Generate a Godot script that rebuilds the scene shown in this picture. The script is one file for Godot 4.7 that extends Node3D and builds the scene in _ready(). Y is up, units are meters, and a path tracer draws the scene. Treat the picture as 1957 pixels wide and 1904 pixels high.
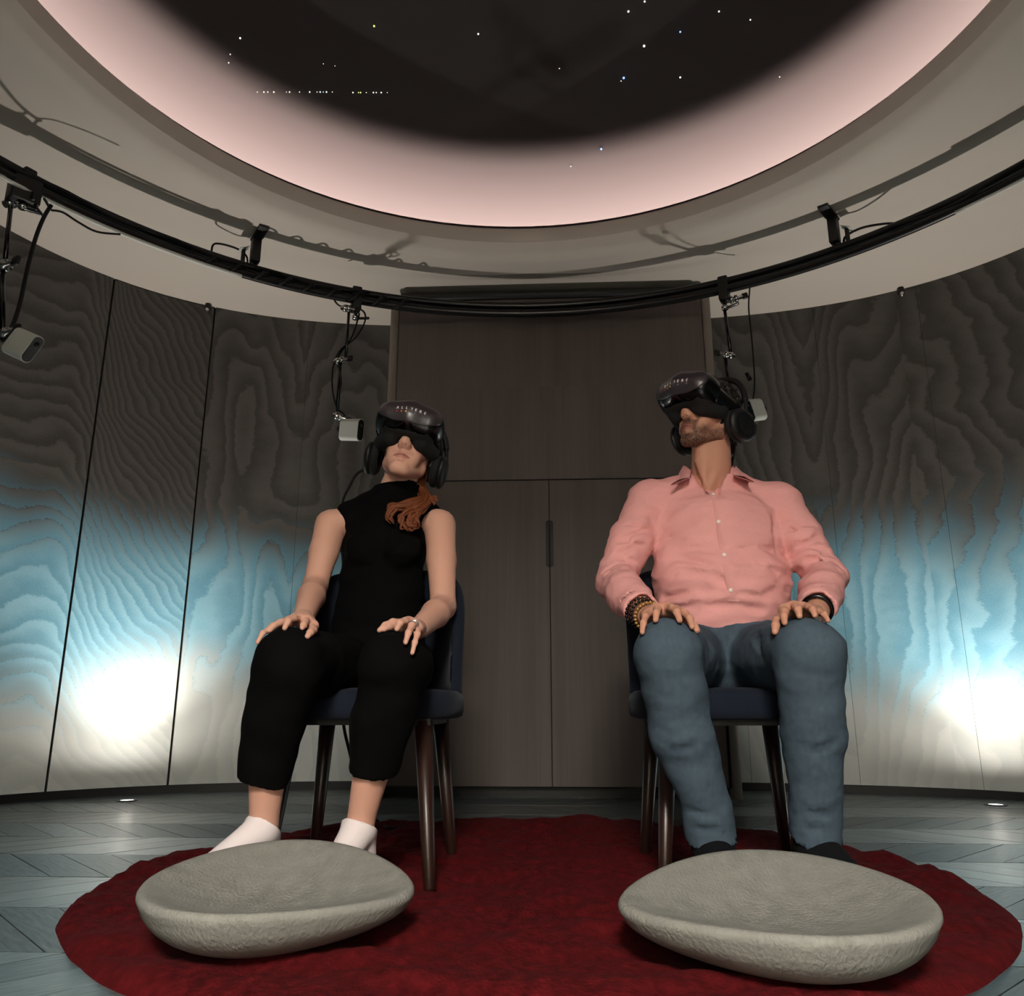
extends Node3D
# An immersive screening room: round room with printed wall panels, a star dome, two seated viewers in headsets.

const ROOM_C := Vector3(0.0, 0.0, -1.85)
const CEIL := 2.72
const DOME_C := Vector3(-0.095, 0.0, -2.06)
const DOME_R := 1.72
const RAIL_C := Vector3(-0.07, 0.0, -1.67)
const RAIL_R := 2.354
const RAIL_Y := 2.52

var rng := RandomNumberGenerator.new()
var M := {}
var taken := {}

func _ready() -> void:
	rng.seed = 77
	set_camera()
	set_environment()
	make_materials()
	build_room()
	build_lamps()
	build_things()

func set_camera() -> void:
	var cam := Camera3D.new()
	cam.name = "camera"
	cam.fov = 63.12
	cam.near = 0.02
	cam.position = Vector3(0, 0.43, 0)
	cam.rotation = Vector3(0.2513, 0.05, 0)
	add_child(cam)
	cam.current = true

func set_environment() -> void:
	var we := WorldEnvironment.new()
	we.name = "environment"
	var e := Environment.new()
	e.background_mode = Environment.BG_COLOR
	e.background_color = Color(0, 0, 0)
	e.tonemap_mode = Environment.TONE_MAPPER_LINEAR
	e.tonemap_exposure = EXPOSURE
	e.sdfgi_enabled = true
	e.ssao_enabled = true
	e.ssil_enabled = true
	we.environment = e
	add_child(we)

const EXPOSURE := 1.18
# energy of one floor uplight, and of one length of the dome's cove strip
const UPLIGHT := 2.4
const SPILL := 0.75
const COVE := 2.2
const UNSEEN_LAMP := 29.0  # lamp out of view, placed to light the sitters from the front

# ---------------------------------------------------------------- naming
func numbered(called: String) -> String:
	var k: int = taken.get(called, 0)
	taken[called] = k + 1
	return called if k == 0 else "%s_%03d" % [called, k]

func tag(o: Node3D, label: String, category: String, group := "", kind := "") -> Node3D:
	o.set_meta("label", label)
	if category != "":
		o.set_meta("category", category)
	if group != "":
		o.set_meta("group", group)
	if kind != "":
		o.set_meta("kind", kind)
	return o

func thing(called: String, label: String, category: String, at := Vector3.ZERO, group := "", basis_ := Basis.IDENTITY) -> Node3D:
	var o := Node3D.new()
	o.name = numbered(called)
	o.transform = Transform3D(basis_, at)
	add_child(o)
	return tag(o, label, category, group)

func structure(called: String, label: String) -> Node3D:
	var o := Node3D.new()
	o.name = called
	add_child(o)
	o.set_meta("kind", "structure")
	o.set_meta("label", label)
	return o

func part(called: String, mesh: Mesh, m: Material, parent: Node, at := Vector3.ZERO, basis_ := Basis.IDENTITY) -> MeshInstance3D:
	var o := MeshInstance3D.new()
	o.mesh = mesh
	o.material_override = m
	o.transform = Transform3D(basis_, at)
	o.cast_shadow = GeometryInstance3D.SHADOW_CASTING_SETTING_ON
	if parent == self:
		o.name = numbered(called)
		add_child(o)
	else:
		o.name = called
		parent.add_child(o, true)
	return o

# ---------------------------------------------------------------- materials
func mat(c: Color, rough := 0.6, metal := 0.0, spec := 0.5) -> StandardMaterial3D:
	var m := StandardMaterial3D.new()
	m.albedo_color = c
	m.roughness = rough
	m.metallic = metal
	m.metallic_specular = spec
	return m

func noise(freq: float, seed_: int, octaves := 4) -> FastNoiseLite:
	var n := FastNoiseLite.new()
	n.seed = seed_
	n.frequency = freq
	n.noise_type = FastNoiseLite.TYPE_SIMPLEX_SMOOTH
	n.fractal_octaves = octaves
	return n

# grey noise picture between lo and hi, stretched by sx and sy
func noise_tex(w: int, h: int, sx: float, sy: float, seed_: int, lo: float, hi: float, octaves := 4) -> ImageTexture:
	var n := noise(1.0, seed_, octaves)
	var d := PackedByteArray()
	d.resize(w * h * 3)
	var i := 0
	for y in h:
		for x in w:
			# seamless: wrap on a torus in 4D is not offered, so blend the two ends
			var u := float(x) / w
			var v := float(y) / h
			var a := n.get_noise_2d(u * sx, v * sy)
			var b := n.get_noise_2d((u - 1.0) * sx, v * sy)
			var c := n.get_noise_2d(u * sx, (v - 1.0) * sy)
			var e := n.get_noise_2d((u - 1.0) * sx, (v - 1.0) * sy)
			var f := lerpf(lerpf(a, b, u), lerpf(c, e, u), v)
			var g := int(clampf(lo + (hi - lo) * (0.5 + f * 0.9), 0.0, 1.0) * 255.0)
			d[i] = g
			d[i + 1] = g
			d[i + 2] = g
			i += 3
	var im := Image.create_from_data(w, h, false, Image.FORMAT_RGB8, d)
	im.generate_mipmaps()
	return ImageTexture.create_from_image(im)

func triplanar(m: StandardMaterial3D, scale_: Vector3, world := false) -> StandardMaterial3D:
	m.uv1_triplanar = true
	m.uv1_world_triplanar = world
	m.uv1_scale = scale_
	return m

func relief(m: StandardMaterial3D, tex: Texture2D, depth: float) -> StandardMaterial3D:
	m.heightmap_enabled = true
	m.heightmap_texture = tex
	m.heightmap_scale = depth
	return m

# ---------------------------------------------------------------- shapes (a, b, c, d run anticlockwise seen from outside)
func begin(smooth := true) -> SurfaceTool:
	var st := SurfaceTool.new()
	st.begin(Mesh.PRIMITIVE_TRIANGLES)
	st.set_smooth_group(0 if smooth else 0xFFFFFFFF)
	return st

func done(st: SurfaceTool) -> ArrayMesh:
	st.generate_normals()
	return st.commit()

func tri(st: SurfaceTool, a: Vector3, b: Vector3, c: Vector3) -> void:
	st.add_vertex(a)
	st.add_vertex(c)
	st.add_vertex(b)

func quad(st: SurfaceTool, a: Vector3, b: Vector3, c: Vector3, d: Vector3) -> void:
	tri(st, a, b, c)
	tri(st, a, c, d)

func quad_uv(st: SurfaceTool, p: Array, t: Array) -> void:
	for k in [0, 2, 1, 0, 3, 2]:
		st.set_uv(t[k])
		st.add_vertex(p[k])

# plain box with faces kept flat
func add_box(st: SurfaceTool, lo: Vector3, hi: Vector3) -> void:
	var p := []
	for k in 8:
		p.append(Vector3(hi.x if k & 1 else lo.x, hi.y if k & 2 else lo.y, hi.z if k & 4 else lo.z))
	for f in [[4, 5, 7, 6], [1, 0, 2, 3], [5, 1, 3, 7], [0, 4, 6, 2], [6, 7, 3, 2], [0, 1, 5, 4]]:
		quad(st, p[f[0]], p[f[1]], p[f[2]], p[f[3]])

# box of the given size about the origin, edges rounded with radius r
func rounded_box(size: Vector3, r: float, steps := 2) -> ArrayMesh:
	var st := begin()
	add_rounded_box(st, size, r, Transform3D.IDENTITY, steps)
	return done(st)

func add_rounded_box(st: SurfaceTool, size: Vector3, r: float, tf: Transform3D, steps := 2) -> void:
	var h := size * 0.5
	r = minf(r, minf(h.x, minf(h.y, h.z)) * 0.999)
	for axis in 3:
		var au := (axis + 1) % 3
		var av := (axis + 2) % 3
		var cu := []
		var cv := []
		for k in steps + 1:
			var f := 1.0 - cos(PI * 0.5 * k / steps) if false else tan(PI * 0.25 * k / steps)
			cu.append(-h[au] + r * f)
			cv.append(-h[av] + r * f)
		for k in steps + 1:
			var f := tan(PI * 0.25 * (steps - k) / steps)
			cu.append(h[au] - r * f)
			cv.append(h[av] - r * f)
		for side in [-1.0, 1.0]:
			var g := []
			for u in cu:
				var row := []
				for v in cv:
					var p := Vector3.ZERO
					p[axis] = side * h[axis]
					p[au] = u
					p[av] = v
					var q := p.clamp(-h + Vector3.ONE * r, h - Vector3.ONE * r)
					row.append(tf * (q + (p - q).normalized() * r))
				g.append(row)
			for i in cu.size() - 1:
				for j in cv.size() - 1:
					if side > 0:
						quad(st, g[i][j], g[i + 1][j], g[i + 1][j + 1], g[i][j + 1])
					else:
						quad(st, g[i][j], g[i][j + 1], g[i + 1][j + 1], g[i + 1][j])

# surface of revolution about y; profile runs from the bottom up on the outside
func lathe(profile: Array, seg := 32) -> ArrayMesh:
	var st := begin()
	add_lathe(st, profile, seg, Transform3D.IDENTITY)
	return done(st)

func add_lathe(st: SurfaceTool, profile: Array, seg: int, tf: Transform3D) -> void:
	for i in seg:
		var a := TAU * i / seg
		var b := TAU * (i + 1) / seg
		for k in profile.size() - 1:
			var p: Vector2 = profile[k]
			var q: Vector2 = profile[k + 1]
			var p0 := tf * Vector3(cos(a) * p.x, p.y, -sin(a) * p.x)
			var p1 := tf * Vector3(cos(b) * p.x, p.y, -sin(b) * p.x)
			var q0 := tf * Vector3(cos(a) * q.x, q.y, -sin(a) * q.x)
			var q1 := tf * Vector3(cos(b) * q.x, q.y, -sin(b) * q.x)
			if p.x > 1e-5:
				tri(st, p0, p1, q1)
			if q.x > 1e-5:
				tri(st, p0, q1, q0)

func smooth_path(points: Array, per := 6, closed := false) -> Array:
	var out := []
	var n := points.size()
	for i in (n if closed else n - 1):
		var p0: Vector3 = points[(i - 1 + n) % n] if closed or i > 0 else points[0]
		var p1: Vector3 = points[i]
		var p2: Vector3 = points[(i + 1) % n]
		var p3: Vector3 = points[(i + 2) % n] if closed or i + 2 < n else points[n - 1]
		for k in per:
			var t := float(k) / per
			out.append(0.5 * (2.0 * p1 + (p2 - p0) * t + (2.0 * p0 - 5.0 * p1 + 4.0 * p2 - p3) * t * t + (3.0 * p1 - p0 - 3.0 * p2 + p3) * t * t * t))
	if not closed:
		out.append(points[n - 1])
	return out

# tube along points; radius is a number or a list with one entry per point
func tube(points: Array, radius, sides := 8, closed := false) -> ArrayMesh:
	var st := begin()
	add_tube(st, points, radius, sides, closed)
	return done(st)

func add_tube(st: SurfaceTool, points: Array, radius, sides := 8, closed := false) -> void:
	var n := points.size()
	var rings := []
	var up := Vector3.UP
	for i in n:
		var a: Vector3 = points[(i - 1 + n) % n] if closed or i > 0 else points[i]
		var b: Vector3 = points[(i + 1) % n] if closed or i < n - 1 else points[i]
		var t := (b - a).normalized()
		if i == 0:
			up = Vector3.UP if absf(t.y) < 0.9 else Vector3.RIGHT
		var side := t.cross(up).normalized()
		up = side.cross(t).normalized()
		var r: float = radius[i] if radius is Array else radius
		var ring := []
		for k in sides:
			var ang := TAU * k / sides
			ring.append(points[i] + (side * cos(ang) + up * sin(ang)) * r)
		rings.append(ring)
	for i in (n if closed else n - 1):
		var p: Array = rings[i]
		var q: Array = rings[(i + 1) % n]
		for k in sides:
			var l := (k + 1) % sides
			quad(st, p[k], p[l], q[l], q[k])
	if not closed:
		for k in sides:
			var l := (k + 1) % sides
			tri(st, points[0], rings[0][l], rings[0][k])
			tri(st, points[n - 1], rings[n - 1][k], rings[n - 1][l])

# outline in the xy plane, extruded from z = 0 to z = depth, with a small chamfer on the front edge
func extrude(outline: PackedVector2Array, depth: float, chamfer := 0.0) -> ArrayMesh:
	var st := begin(false)
	add_extrude(st, outline, depth, chamfer, Transform3D.IDENTITY)
	return done(st)

func add_extrude(st: SurfaceTool, outline: PackedVector2Array, depth: float, chamfer: float, tf: Transform3D) -> void:
	var pts := outline.duplicate()
	if Geometry2D.is_polygon_clockwise(pts):
		pts.reverse()
	var front := pts
	if chamfer > 0.0:
		var inner := Geometry2D.offset_polygon(pts, -chamfer, Geometry2D.JOIN_MITER)
		if inner.size() == 1 and inner[0].size() == pts.size():
			front = inner[0]
			var best := 0
			for k in front.size():
				if front[k].distance_to(pts[0]) < front[best].distance_to(pts[0]):
					best = k
			var turned := PackedVector2Array()
			for k in front.size():
				turned.append(front[(k + best) % front.size()])
			front = turned
	var n := pts.size()
	var idx := Geometry2D.triangulate_polygon(front)
	for k in range(0, idx.size(), 3):
		var a := front[idx[k]]
		var b := front[idx[k + 1]]
		var c := front[idx[k + 2]]
		if (b - a).cross(c - a) < 0.0:
			var s := b
			b = c
			c = s
		tri(st, tf * Vector3(a.x, a.y, depth), tf * Vector3(b.x, b.y, depth), tf * Vector3(c.x, c.y, depth))
	idx = Geometry2D.triangulate_polygon(pts)
	for k in range(0, idx.size(), 3):
		var a := pts[idx[k]]
		var b := pts[idx[k + 1]]
		var c := pts[idx[k + 2]]
		if (b - a).cross(c - a) > 0.0:
			var s := b
			b = c
			c = s
		tri(st, tf * Vector3(a.x, a.y, 0), tf * Vector3(b.x, b.y, 0), tf * Vector3(c.x, c.y, 0))
	for k in n:
		var l := (k + 1) % n
		quad(st, tf * Vector3(pts[k].x, pts[k].y, 0), tf * Vector3(pts[l].x, pts[l].y, 0), tf * Vector3(pts[l].x, pts[l].y, depth - chamfer), tf * Vector3(pts[k].x, pts[k].y, depth - chamfer))
		if chamfer > 0.0:
			quad(st, tf * Vector3(pts[k].x, pts[k].y, depth - chamfer), tf * Vector3(pts[l].x, pts[l].y, depth - chamfer), tf * Vector3(front[l].x, front[l].y, depth), tf * Vector3(front[k].x, front[k].y, depth))

func rounded_rect(w: float, h: float, r: float, steps := 6) -> PackedVector2Array:
	var o := PackedVector2Array()
	for c in [[1, 1, 0.0], [-1, 1, PI / 2], [-1, -1, PI], [1, -1, PI * 1.5]]:
		for k in steps + 1:
			var a: float = c[2] + PI * 0.5 * k / steps
			o.append(Vector2(c[0] * (w * 0.5 - r) + cos(a) * r, c[1] * (h * 0.5 - r) + sin(a) * r))
	return o

# basis whose z axis points along dir and whose y axis leans to up
func facing(dir: Vector3, up := Vector3.UP) -> Basis:
	var z := dir.normalized()
	var x := up.cross(z).normalized()
	return Basis(x, z.cross(x), z)

const STARS := [
	[Vector3(-0.837, 3.6529, -3.2307), 0.005, Color(0.75, 0.85, 0.45)],
	[Vector3(-0.3368, 3.694, -3.3459), 0.0045, Color(1, 0.97, 0.9)],
	[Vector3(-1.4262, 3.456, -3.0707), 0.0045, Color(1, 0.97, 0.9)],
	[Vector3(-1.4813, 3.398, -3.1033), 0.003, Color(1, 0.97, 0.9)],
	[Vector3(-1.4957, 3.3727, -3.1263), 0.003, Color(1, 0.97, 0.9)],
	[Vector3(-1.0504, 3.5211, -3.3304), 0.002, Color(1, 0.97, 0.9)],
	[Vector3(0.4037, 3.7013, -3.2542), 0.005, Color(1, 0.97, 0.9)],
	[Vector3(0.4772, 3.7077, -3.2065), 0.0045, Color(1, 0.97, 0.9)],
	[Vector3(0.8206, 3.6138, -3.1885), 0.004, Color(1, 0.97, 0.9)],
	[Vector3(0.9621, 3.5548, -3.1847), 0.0035, Color(1, 0.97, 0.9)],
	[Vector3(0.656, 3.615, -3.3015), 0.0045, Color(0.55, 0.7, 1)],
	[Vector3(0.4899, 3.6174, -3.3832), 0.006, Color(1, 0.97, 0.9)],
	[Vector3(0.3981, 3.5552, -3.5211), 0.006, Color(0.55, 0.7, 1)],
	[Vector3(0.3856, 3.5487, -3.5348), 0.0025, Color(1, 0.97, 0.9)],
	[Vector3(0.6762, 3.5045, -3.4747), 0.0045, Color(1, 0.97, 0.9)],
	[Vector3(1.1235, 3.3662, -3.339), 0.003, Color(1, 0.97, 0.9)],
	[Vector3(0.293, 3.3493, -3.7986), 0.006, Color(0.55, 0.7, 1)],
	[Vector3(0.1298, 3.3008, -3.8702), 0.003, Color(1, 0.97, 0.9)],
	[Vector3(0.0689, 3.6128, -3.5045), 0.0025, Color(1, 0.97, 0.9)],
	[Vector3(-1.1009, 3.5127, -3.3052), 0.002, Color(1, 0.97, 0.9)],
	[Vector3(-1.4103, 3.3375, -3.2789), 0.0022, Color(1, 0.97, 0.9)],
	[Vector3(-1.3835, 3.3484, -3.2927), 0.0034, Color(1, 0.97, 0.9)],
	[Vector3(-1.3672, 3.3548, -3.3009), 0.0028, Color(1, 0.97, 0.9)],
	[Vector3(-1.342, 3.3645, -3.3133), 0.0036, Color(1, 0.97, 0.9)],
	[Vector3(-1.2885, 3.3839, -3.3383), 0.0022, Color(1, 0.97, 0.9)],
	[Vector3(-1.275, 3.3886, -3.3444), 0.0034, Color(1, 0.97, 0.9)],
	[Vector3(-1.2315, 3.403, -3.3633), 0.0028, Color(1, 0.97, 0.9)],
	[Vector3(-1.1862, 3.4173, -3.3819), 0.0036, Color(1, 0.97, 0.9)],
	[Vector3(-1.1532, 3.4271, -3.3949), 0.0022, Color(1, 0.97, 0.9)],
	[Vector3(-1.1389, 3.4312, -3.4003), 0.0034, Color(1, 0.97, 0.9)],
	[Vector3(-1.1246, 3.4352, -3.4057), 0.0028, Color(0.55, 0.7, 1)],
	[Vector3(-1.1102, 3.4392, -3.411), 0.0036, Color(1, 0.97, 0.9)],
	[Vector3(-1.0836, 3.4463, -3.4205), 0.0022, Color(1, 0.97, 0.9)],
	[Vector3(-0.9869, 3.4687, -3.4548), 0.0034, Color(1, 0.97, 0.9)],
	[Vector3(-0.9607, 3.4746, -3.4629), 0.0028, Color(0.75, 0.85, 0.45)],
	[Vector3(-0.9507, 3.4767, -3.4659), 0.0036, Color(0.75, 0.85, 0.45)],
	[Vector3(-0.9229, 3.4826, -3.4741), 0.0022, Color(1, 0.97, 0.9)],
	[Vector3(-0.8887, 3.4895, -3.4837), 0.0034, Color(1, 0.97, 0.9)],
	[Vector3(-0.8746, 3.4923, -3.4876), 0.0028, Color(1, 0.97, 0.9)],
	[Vector3(-0.8503, 3.4968, -3.4941), 0.0036, Color(1, 0.97, 0.9)],
	[Vector3(-0.8206, 3.5021, -3.5017), 0.0022, Color(1, 0.97, 0.9)],
]

# ---------------------------------------------------------------- room
# plan of the wall at an angle from the back of the room (positive to the right)
func wall_at(deg: float, out := 0.0, y := 0.0) -> Vector3:
	var t := deg_to_rad(deg)
	var r := pow(pow(absf(sin(t)) / 2.85, 3.1) + pow(absf(cos(t)) / 2.75, 3.1), -1.0 / 3.1) + out
	return ROOM_C + Vector3(sin(t) * r, y, -cos(t) * r)

func make_materials() -> void:
	M.ceiling = mat(Color(0.735, 0.705, 0.67), 0.9)
	M.dome = mat(Color(0.108, 0.106, 0.106), 0.85)
	M.black = mat(Color(0.02, 0.02, 0.022), 0.55)
	M.soft_black = mat(Color(0.025, 0.025, 0.028), 0.85)
	M.gloss_black = mat(Color(0.02, 0.02, 0.024), 0.22)
	M.rail = mat(Color(0.03, 0.03, 0.033), 0.32)
	M.chrome = mat(Color(0.78, 0.78, 0.78), 0.18, 1.0)
	M.steel = mat(Color(0.35, 0.35, 0.36), 0.3, 1.0)
	M.grey_plastic = mat(Color(0.74, 0.75, 0.73), 0.45)
	M.wall_print = mat(Color(1, 1, 1), 0.72, 0.0, 0.35)
	M.wall_print.albedo_texture = wall_print()
	M.cabinet = mat(Color(1, 1, 1), 0.55, 0.0, 0.4)
	M.cabinet.albedo_texture = cabinet_grain()
	triplanar(M.cabinet, Vector3(0.6, 0.25, 0.6))
	M.cabinet_edge_lamplit = mat(Color(0.54, 0.51, 0.48), 0.45)  # paler than the doors: lamplight on the posts put into the colour

# Printed fabric of the wall panels: layered wave contours, slate at the top, blue in the middle, chalk at the foot.
# One picture spans the 140 degrees of wall about the back; each 10 degree panel has its own run of waves.
func wall_print() -> ImageTexture:
	var w := 2000
	var h := 900
	var big := noise(1.0, 5, 3)
	var fine := noise(1.0, 9, 3)
	var grain := noise(1.0, 31, 2)
	var data := PackedByteArray()
	data.resize(w * h * 3)
	var slate_lo := Color(0.050, 0.047, 0.044)
	var slate_hi := Color(0.105, 0.10, 0.093)
	var blue_lo := Color(0.12, 0.31, 0.43)
	var blue_hi := Color(0.28, 0.52, 0.63)
	var chalk_lo := Color(0.40, 0.45, 0.45)
	var chalk_hi := Color(0.66, 0.66, 0.62)
	for x in w:
		var deg := -70.0 + 140.0 * (x + 0.5) / w
		var s := deg / 20.0                      # metres along the wall, about
		var zone := 0
		var a := absf(deg)
		if deg < -39.2:
			zone = 0
		elif deg < 0.0:
			zone = 1
		elif deg < 38.9:
			zone = 2
		else:
			zone = 3
		for yy in h:
			var y := 2.72 * (1.0 - (yy + 0.5) / h)
			var phi := 0.0
			var freq := 9.0
			var wob := fine.get_noise_2d(s * 1.3, y * 1.6)
			if zone == 0:
				var u := s + 2.50
				var k := 1.15 if u > 0.0 else 0.5
				phi = y + k * pow(absf(u), 1.2) * (1.0 + 0.35 * u) + 0.12 * wob
				freq = 9.0 + 3.0 * smoothstep(-0.1, 0.2, u)
			elif zone == 1:
				var m := absf(a - 29.4) / 20.0
				var bn := big.get_noise_2d(m * 1.3 + 3.0, y * 0.45 + (0.13 * s))
				phi = 0.5 * y + 0.9 * bn + 0.5 * m + 0.05 * wob
				freq = 4.2
			elif zone == 2:
				var m := absf(a - 29.6) / 20.0
				var bn := big.get_noise_2d(m * 1.3 + 13.0, y * 0.45 + (0.1 * s) + 7.0)
				phi = 0.5 * y - 1.3 * m + 0.6 * bn + 0.05 * wob
				freq = 4.6
			else:
				var u := s - 1.95
				phi = 1.0 * u + 0.12 * sin(y * 2.3 + 0.6) + 0.16 * wob + 0.10 * y
				freq = 8.5
			var g := grain.get_noise_2d(s * 90.0, y * 130.0)
			var f := phi * freq + 0.14 * fine.get_noise_2d(s * 9.0, y * 14.0) + 0.10 * g
			var saw := f - floorf(f)
			# crest: sharp on one side, soft on the other
			var crest := (0.2 + 0.8 * smoothstep(0.0, 0.95, saw)) * (1.0 - 0.8 * smoothstep(0.93, 1.0, saw))
			var broad := 0.5 + 0.5 * big.get_noise_2d(s * 0.9 - 8.0, y * 1.2 + 4.0)
			crest = clampf(crest * (0.75 + 0.5 * broad) + 0.10 * g, 0.0, 1.0)
			# dye changes where a wave ends, so its borders follow the waves
			var level := y + 0.16 * (saw - 0.5) + 0.22 * big.get_noise_2d(s * 0.8, y * 0.5 + 20.0)
			var to_blue := smoothstep(0.36, 0.80, level)
			var to_slate := smoothstep(1.08, 1.56, level)
			var lo := chalk_lo.lerp(blue_lo, to_blue).lerp(slate_lo, to_slate)
			var hi := chalk_hi.lerp(blue_hi, to_blue).lerp(slate_hi, to_slate)
			var amp := 0.35 + 0.65 * to_blue
			var c := lo.lerp(hi, clampf(0.5 + (crest - 0.5) * amp, 0.0, 1.0)).linear_to_srgb()
			var i := (yy * w + x) * 3
			data[i] = int(c.r * 255.0)
			data[i + 1] = int(c.g * 255.0)
			data[i + 2] = int(c.b * 255.0)
	return ImageTexture.create_from_image(Image.create_from_data(w, h, false, Image.FORMAT_RGB8, data))

func cabinet_grain() -> ImageTexture:
	var w := 512
	var h := 512
	var n := noise(1.0, 21, 4)
	var data := PackedByteArray()
	data.resize(w * h * 3)
	for y in h:
		for x in w:
			var u := float(x) / w
			var v := float(y) / h
			var a := lerpf(n.get_noise_2d(u * 60.0, v * 3.0), n.get_noise_2d((u - 1.0) * 60.0, v * 3.0), u)
			var b := lerpf(n.get_noise_2d(u * 9.0 + 40.0, v * 1.2), n.get_noise_2d((u - 1.0) * 9.0 + 40.0, v * 1.2), u)
			var k := clampf(0.5 + 0.35 * a + 0.5 * b, 0.0, 1.0)
			var c := Color(0.34, 0.31, 0.298).lerp(Color(0.41, 0.368, 0.355), k)
			var i := (y * w + x) * 3
			data[i] = int(c.r * 255)
			data[i + 1] = int(c.g * 255)
			data[i + 2] = int(c.b * 255)
	return ImageTexture.create_from_image(Image.create_from_data(w, h, false, Image.FORMAT_RGB8, data))

func build_room() -> void:
	build_floor()
	build_walls()
	build_ceiling()
	build_unseen_passage()

func build_walls() -> void:
	for half in 2:
		var w := structure("wall_back" if half == 0 else "wall_front", "curved wall of printed fabric panels" if half == 0 else "curved wall behind the viewer's position")
		# dark carcass behind the panels, 12 cm thick
		var st := begin()
		var from := -90.0 if half == 0 else 90.0
		for k in 72:
			var a := from + 180.0 * k / 72.0
			var b := from + 180.0 * (k + 1) / 72.0
			var door := half == 1 and absf((a + b) * 0.5 - 180.9) < 10.0  # opening left for the unseen doorway
			var i0 := wall_at(a, 0.02, 2.25 if door else -0.05)
			var i1 := wall_at(b, 0.02, i0.y)
			var o0 := wall_at(a, 0.14, i0.y)
			var o1 := wall_at(b, 0.14, i0.y)
			var up := Vector3.UP * (CEIL + 0.05 - i0.y)
			quad(st, i0, i1, i1 + up, i0 + up)
			quad(st, o1, o0, o0 + up, o1 + up)
		part("carcass", done(st), M.soft_black, w)
		for k in 18:
			var a := from + 10.0 * k + 0.9
			var b := a + 10.0
			if half == 0:
				if absf((a + b) * 0.5) < 14.5:
					continue
			var door := half == 1 and absf((a + b) * 0.5 - 180.9) < 10.0
			# black joints beside the hinged panels, tight joints elsewhere
			var ga := 0.005 if hinged(a) else 0.0007
			var gb := 0.005 if hinged(b) else 0.0007
			part("panel", wall_panel(a, b, ga, gb, 2.25 if door else 0.04), M.wall_print, w)
	var base := structure("baseboard_back", "black recessed skirting under the wall panels")
	for half in 2:
		var st := begin()
		for k in 90:
			var a := -90.0 + 180.0 * half + 2.0 * k
			if absf(a + 1.0 - 180.9) < 10.5:
				continue
			quad(st, wall_at(a, 0.012, 0.0), wall_at(a + 2.0, 0.012, 0.0), wall_at(a + 2.0, 0.012, 0.04), wall_at(a, 0.012, 0.04))
		part("skirting", done(st), M.black, base)

# unseen passage behind the camera, placed to light people and bowls from the front
func build_unseen_passage() -> void:
	var p := structure("door_1", "unseen doorway to a lit passage, placed to light the people from the front")
	var white := mat(Color(0.88, 0.87, 0.84), 0.85)
	var z := wall_at(180.9).z + 0.02
	var st := begin(false)
	for b in [[Vector3(-0.95, 0, z + 0.12), Vector3(-0.85, 2.6, z + 2.2)], [Vector3(0.85, 0, z + 0.12), Vector3(0.95, 2.6, z + 2.2)], [Vector3(-0.95, 0, z + 2.2), Vector3(0.95, 2.6, z + 2.3)], [Vector3(-0.95, 2.5, z + 0.12), Vector3(0.95, 2.6, z + 2.2)]]:
		add_box(st, b[0], b[1])
	part("unseen_passage", done(st), white, p)
	st = begin(false)
	add_box(st, Vector3(-0.95, -0.1, z - 0.02), Vector3(0.95, 0.0, z + 2.2))
	part("unseen_passage_floor", done(st), mat(Color(0.24, 0.24, 0.23), 0.6), p)
	st = begin(false)
	for s in [-1.0, 1.0]:
		add_box(st, Vector3(s * 0.70 - 0.26, 0, z + 0.10), Vector3(s * 0.70 + 0.26, 2.6, z + 0.14))
	part("unseen_jamb", done(st), white, p)
	var glow := mat(Color(0.9, 0.9, 0.9), 0.5)
	glow.emission_enabled = true
	glow.emission = Color(1.0, 0.97, 0.93)
	glow.emission_energy_multiplier = 3.0
	var lamp := thing("unseen_ceiling_light", "unseen ceiling light panel, out of view, placed to light the fronts of both people", "ceiling light", Vector3(0, 2.49, z + 1.0))
	part("unseen_diffuser", rounded_box(Vector3(0.6, 0.012, 1.2), 0.004), glow, lamp)
	var l := AreaLight3D.new()
	l.name = "unseen_panel_glow"
	l.light_color = Color(1.0, 0.97, 0.93)
	l.light_energy = UNSEEN_LAMP
	l.area_size = Vector2(0.6, 1.2)
	l.area_range = 14.0
	l.area_attenuation = 2.0
	l.shadow_enabled = true
	lamp.add_child(l)
	l.rotation = Vector3(-PI / 2, 0, 0)
	l.position = Vector3(0, -0.012, 0)

func hinged(deg: float) -> bool:
	var d := absf(deg)
	return absf(d - 39.1) < 1.2 or absf(d - 49.1) < 1.2

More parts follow.
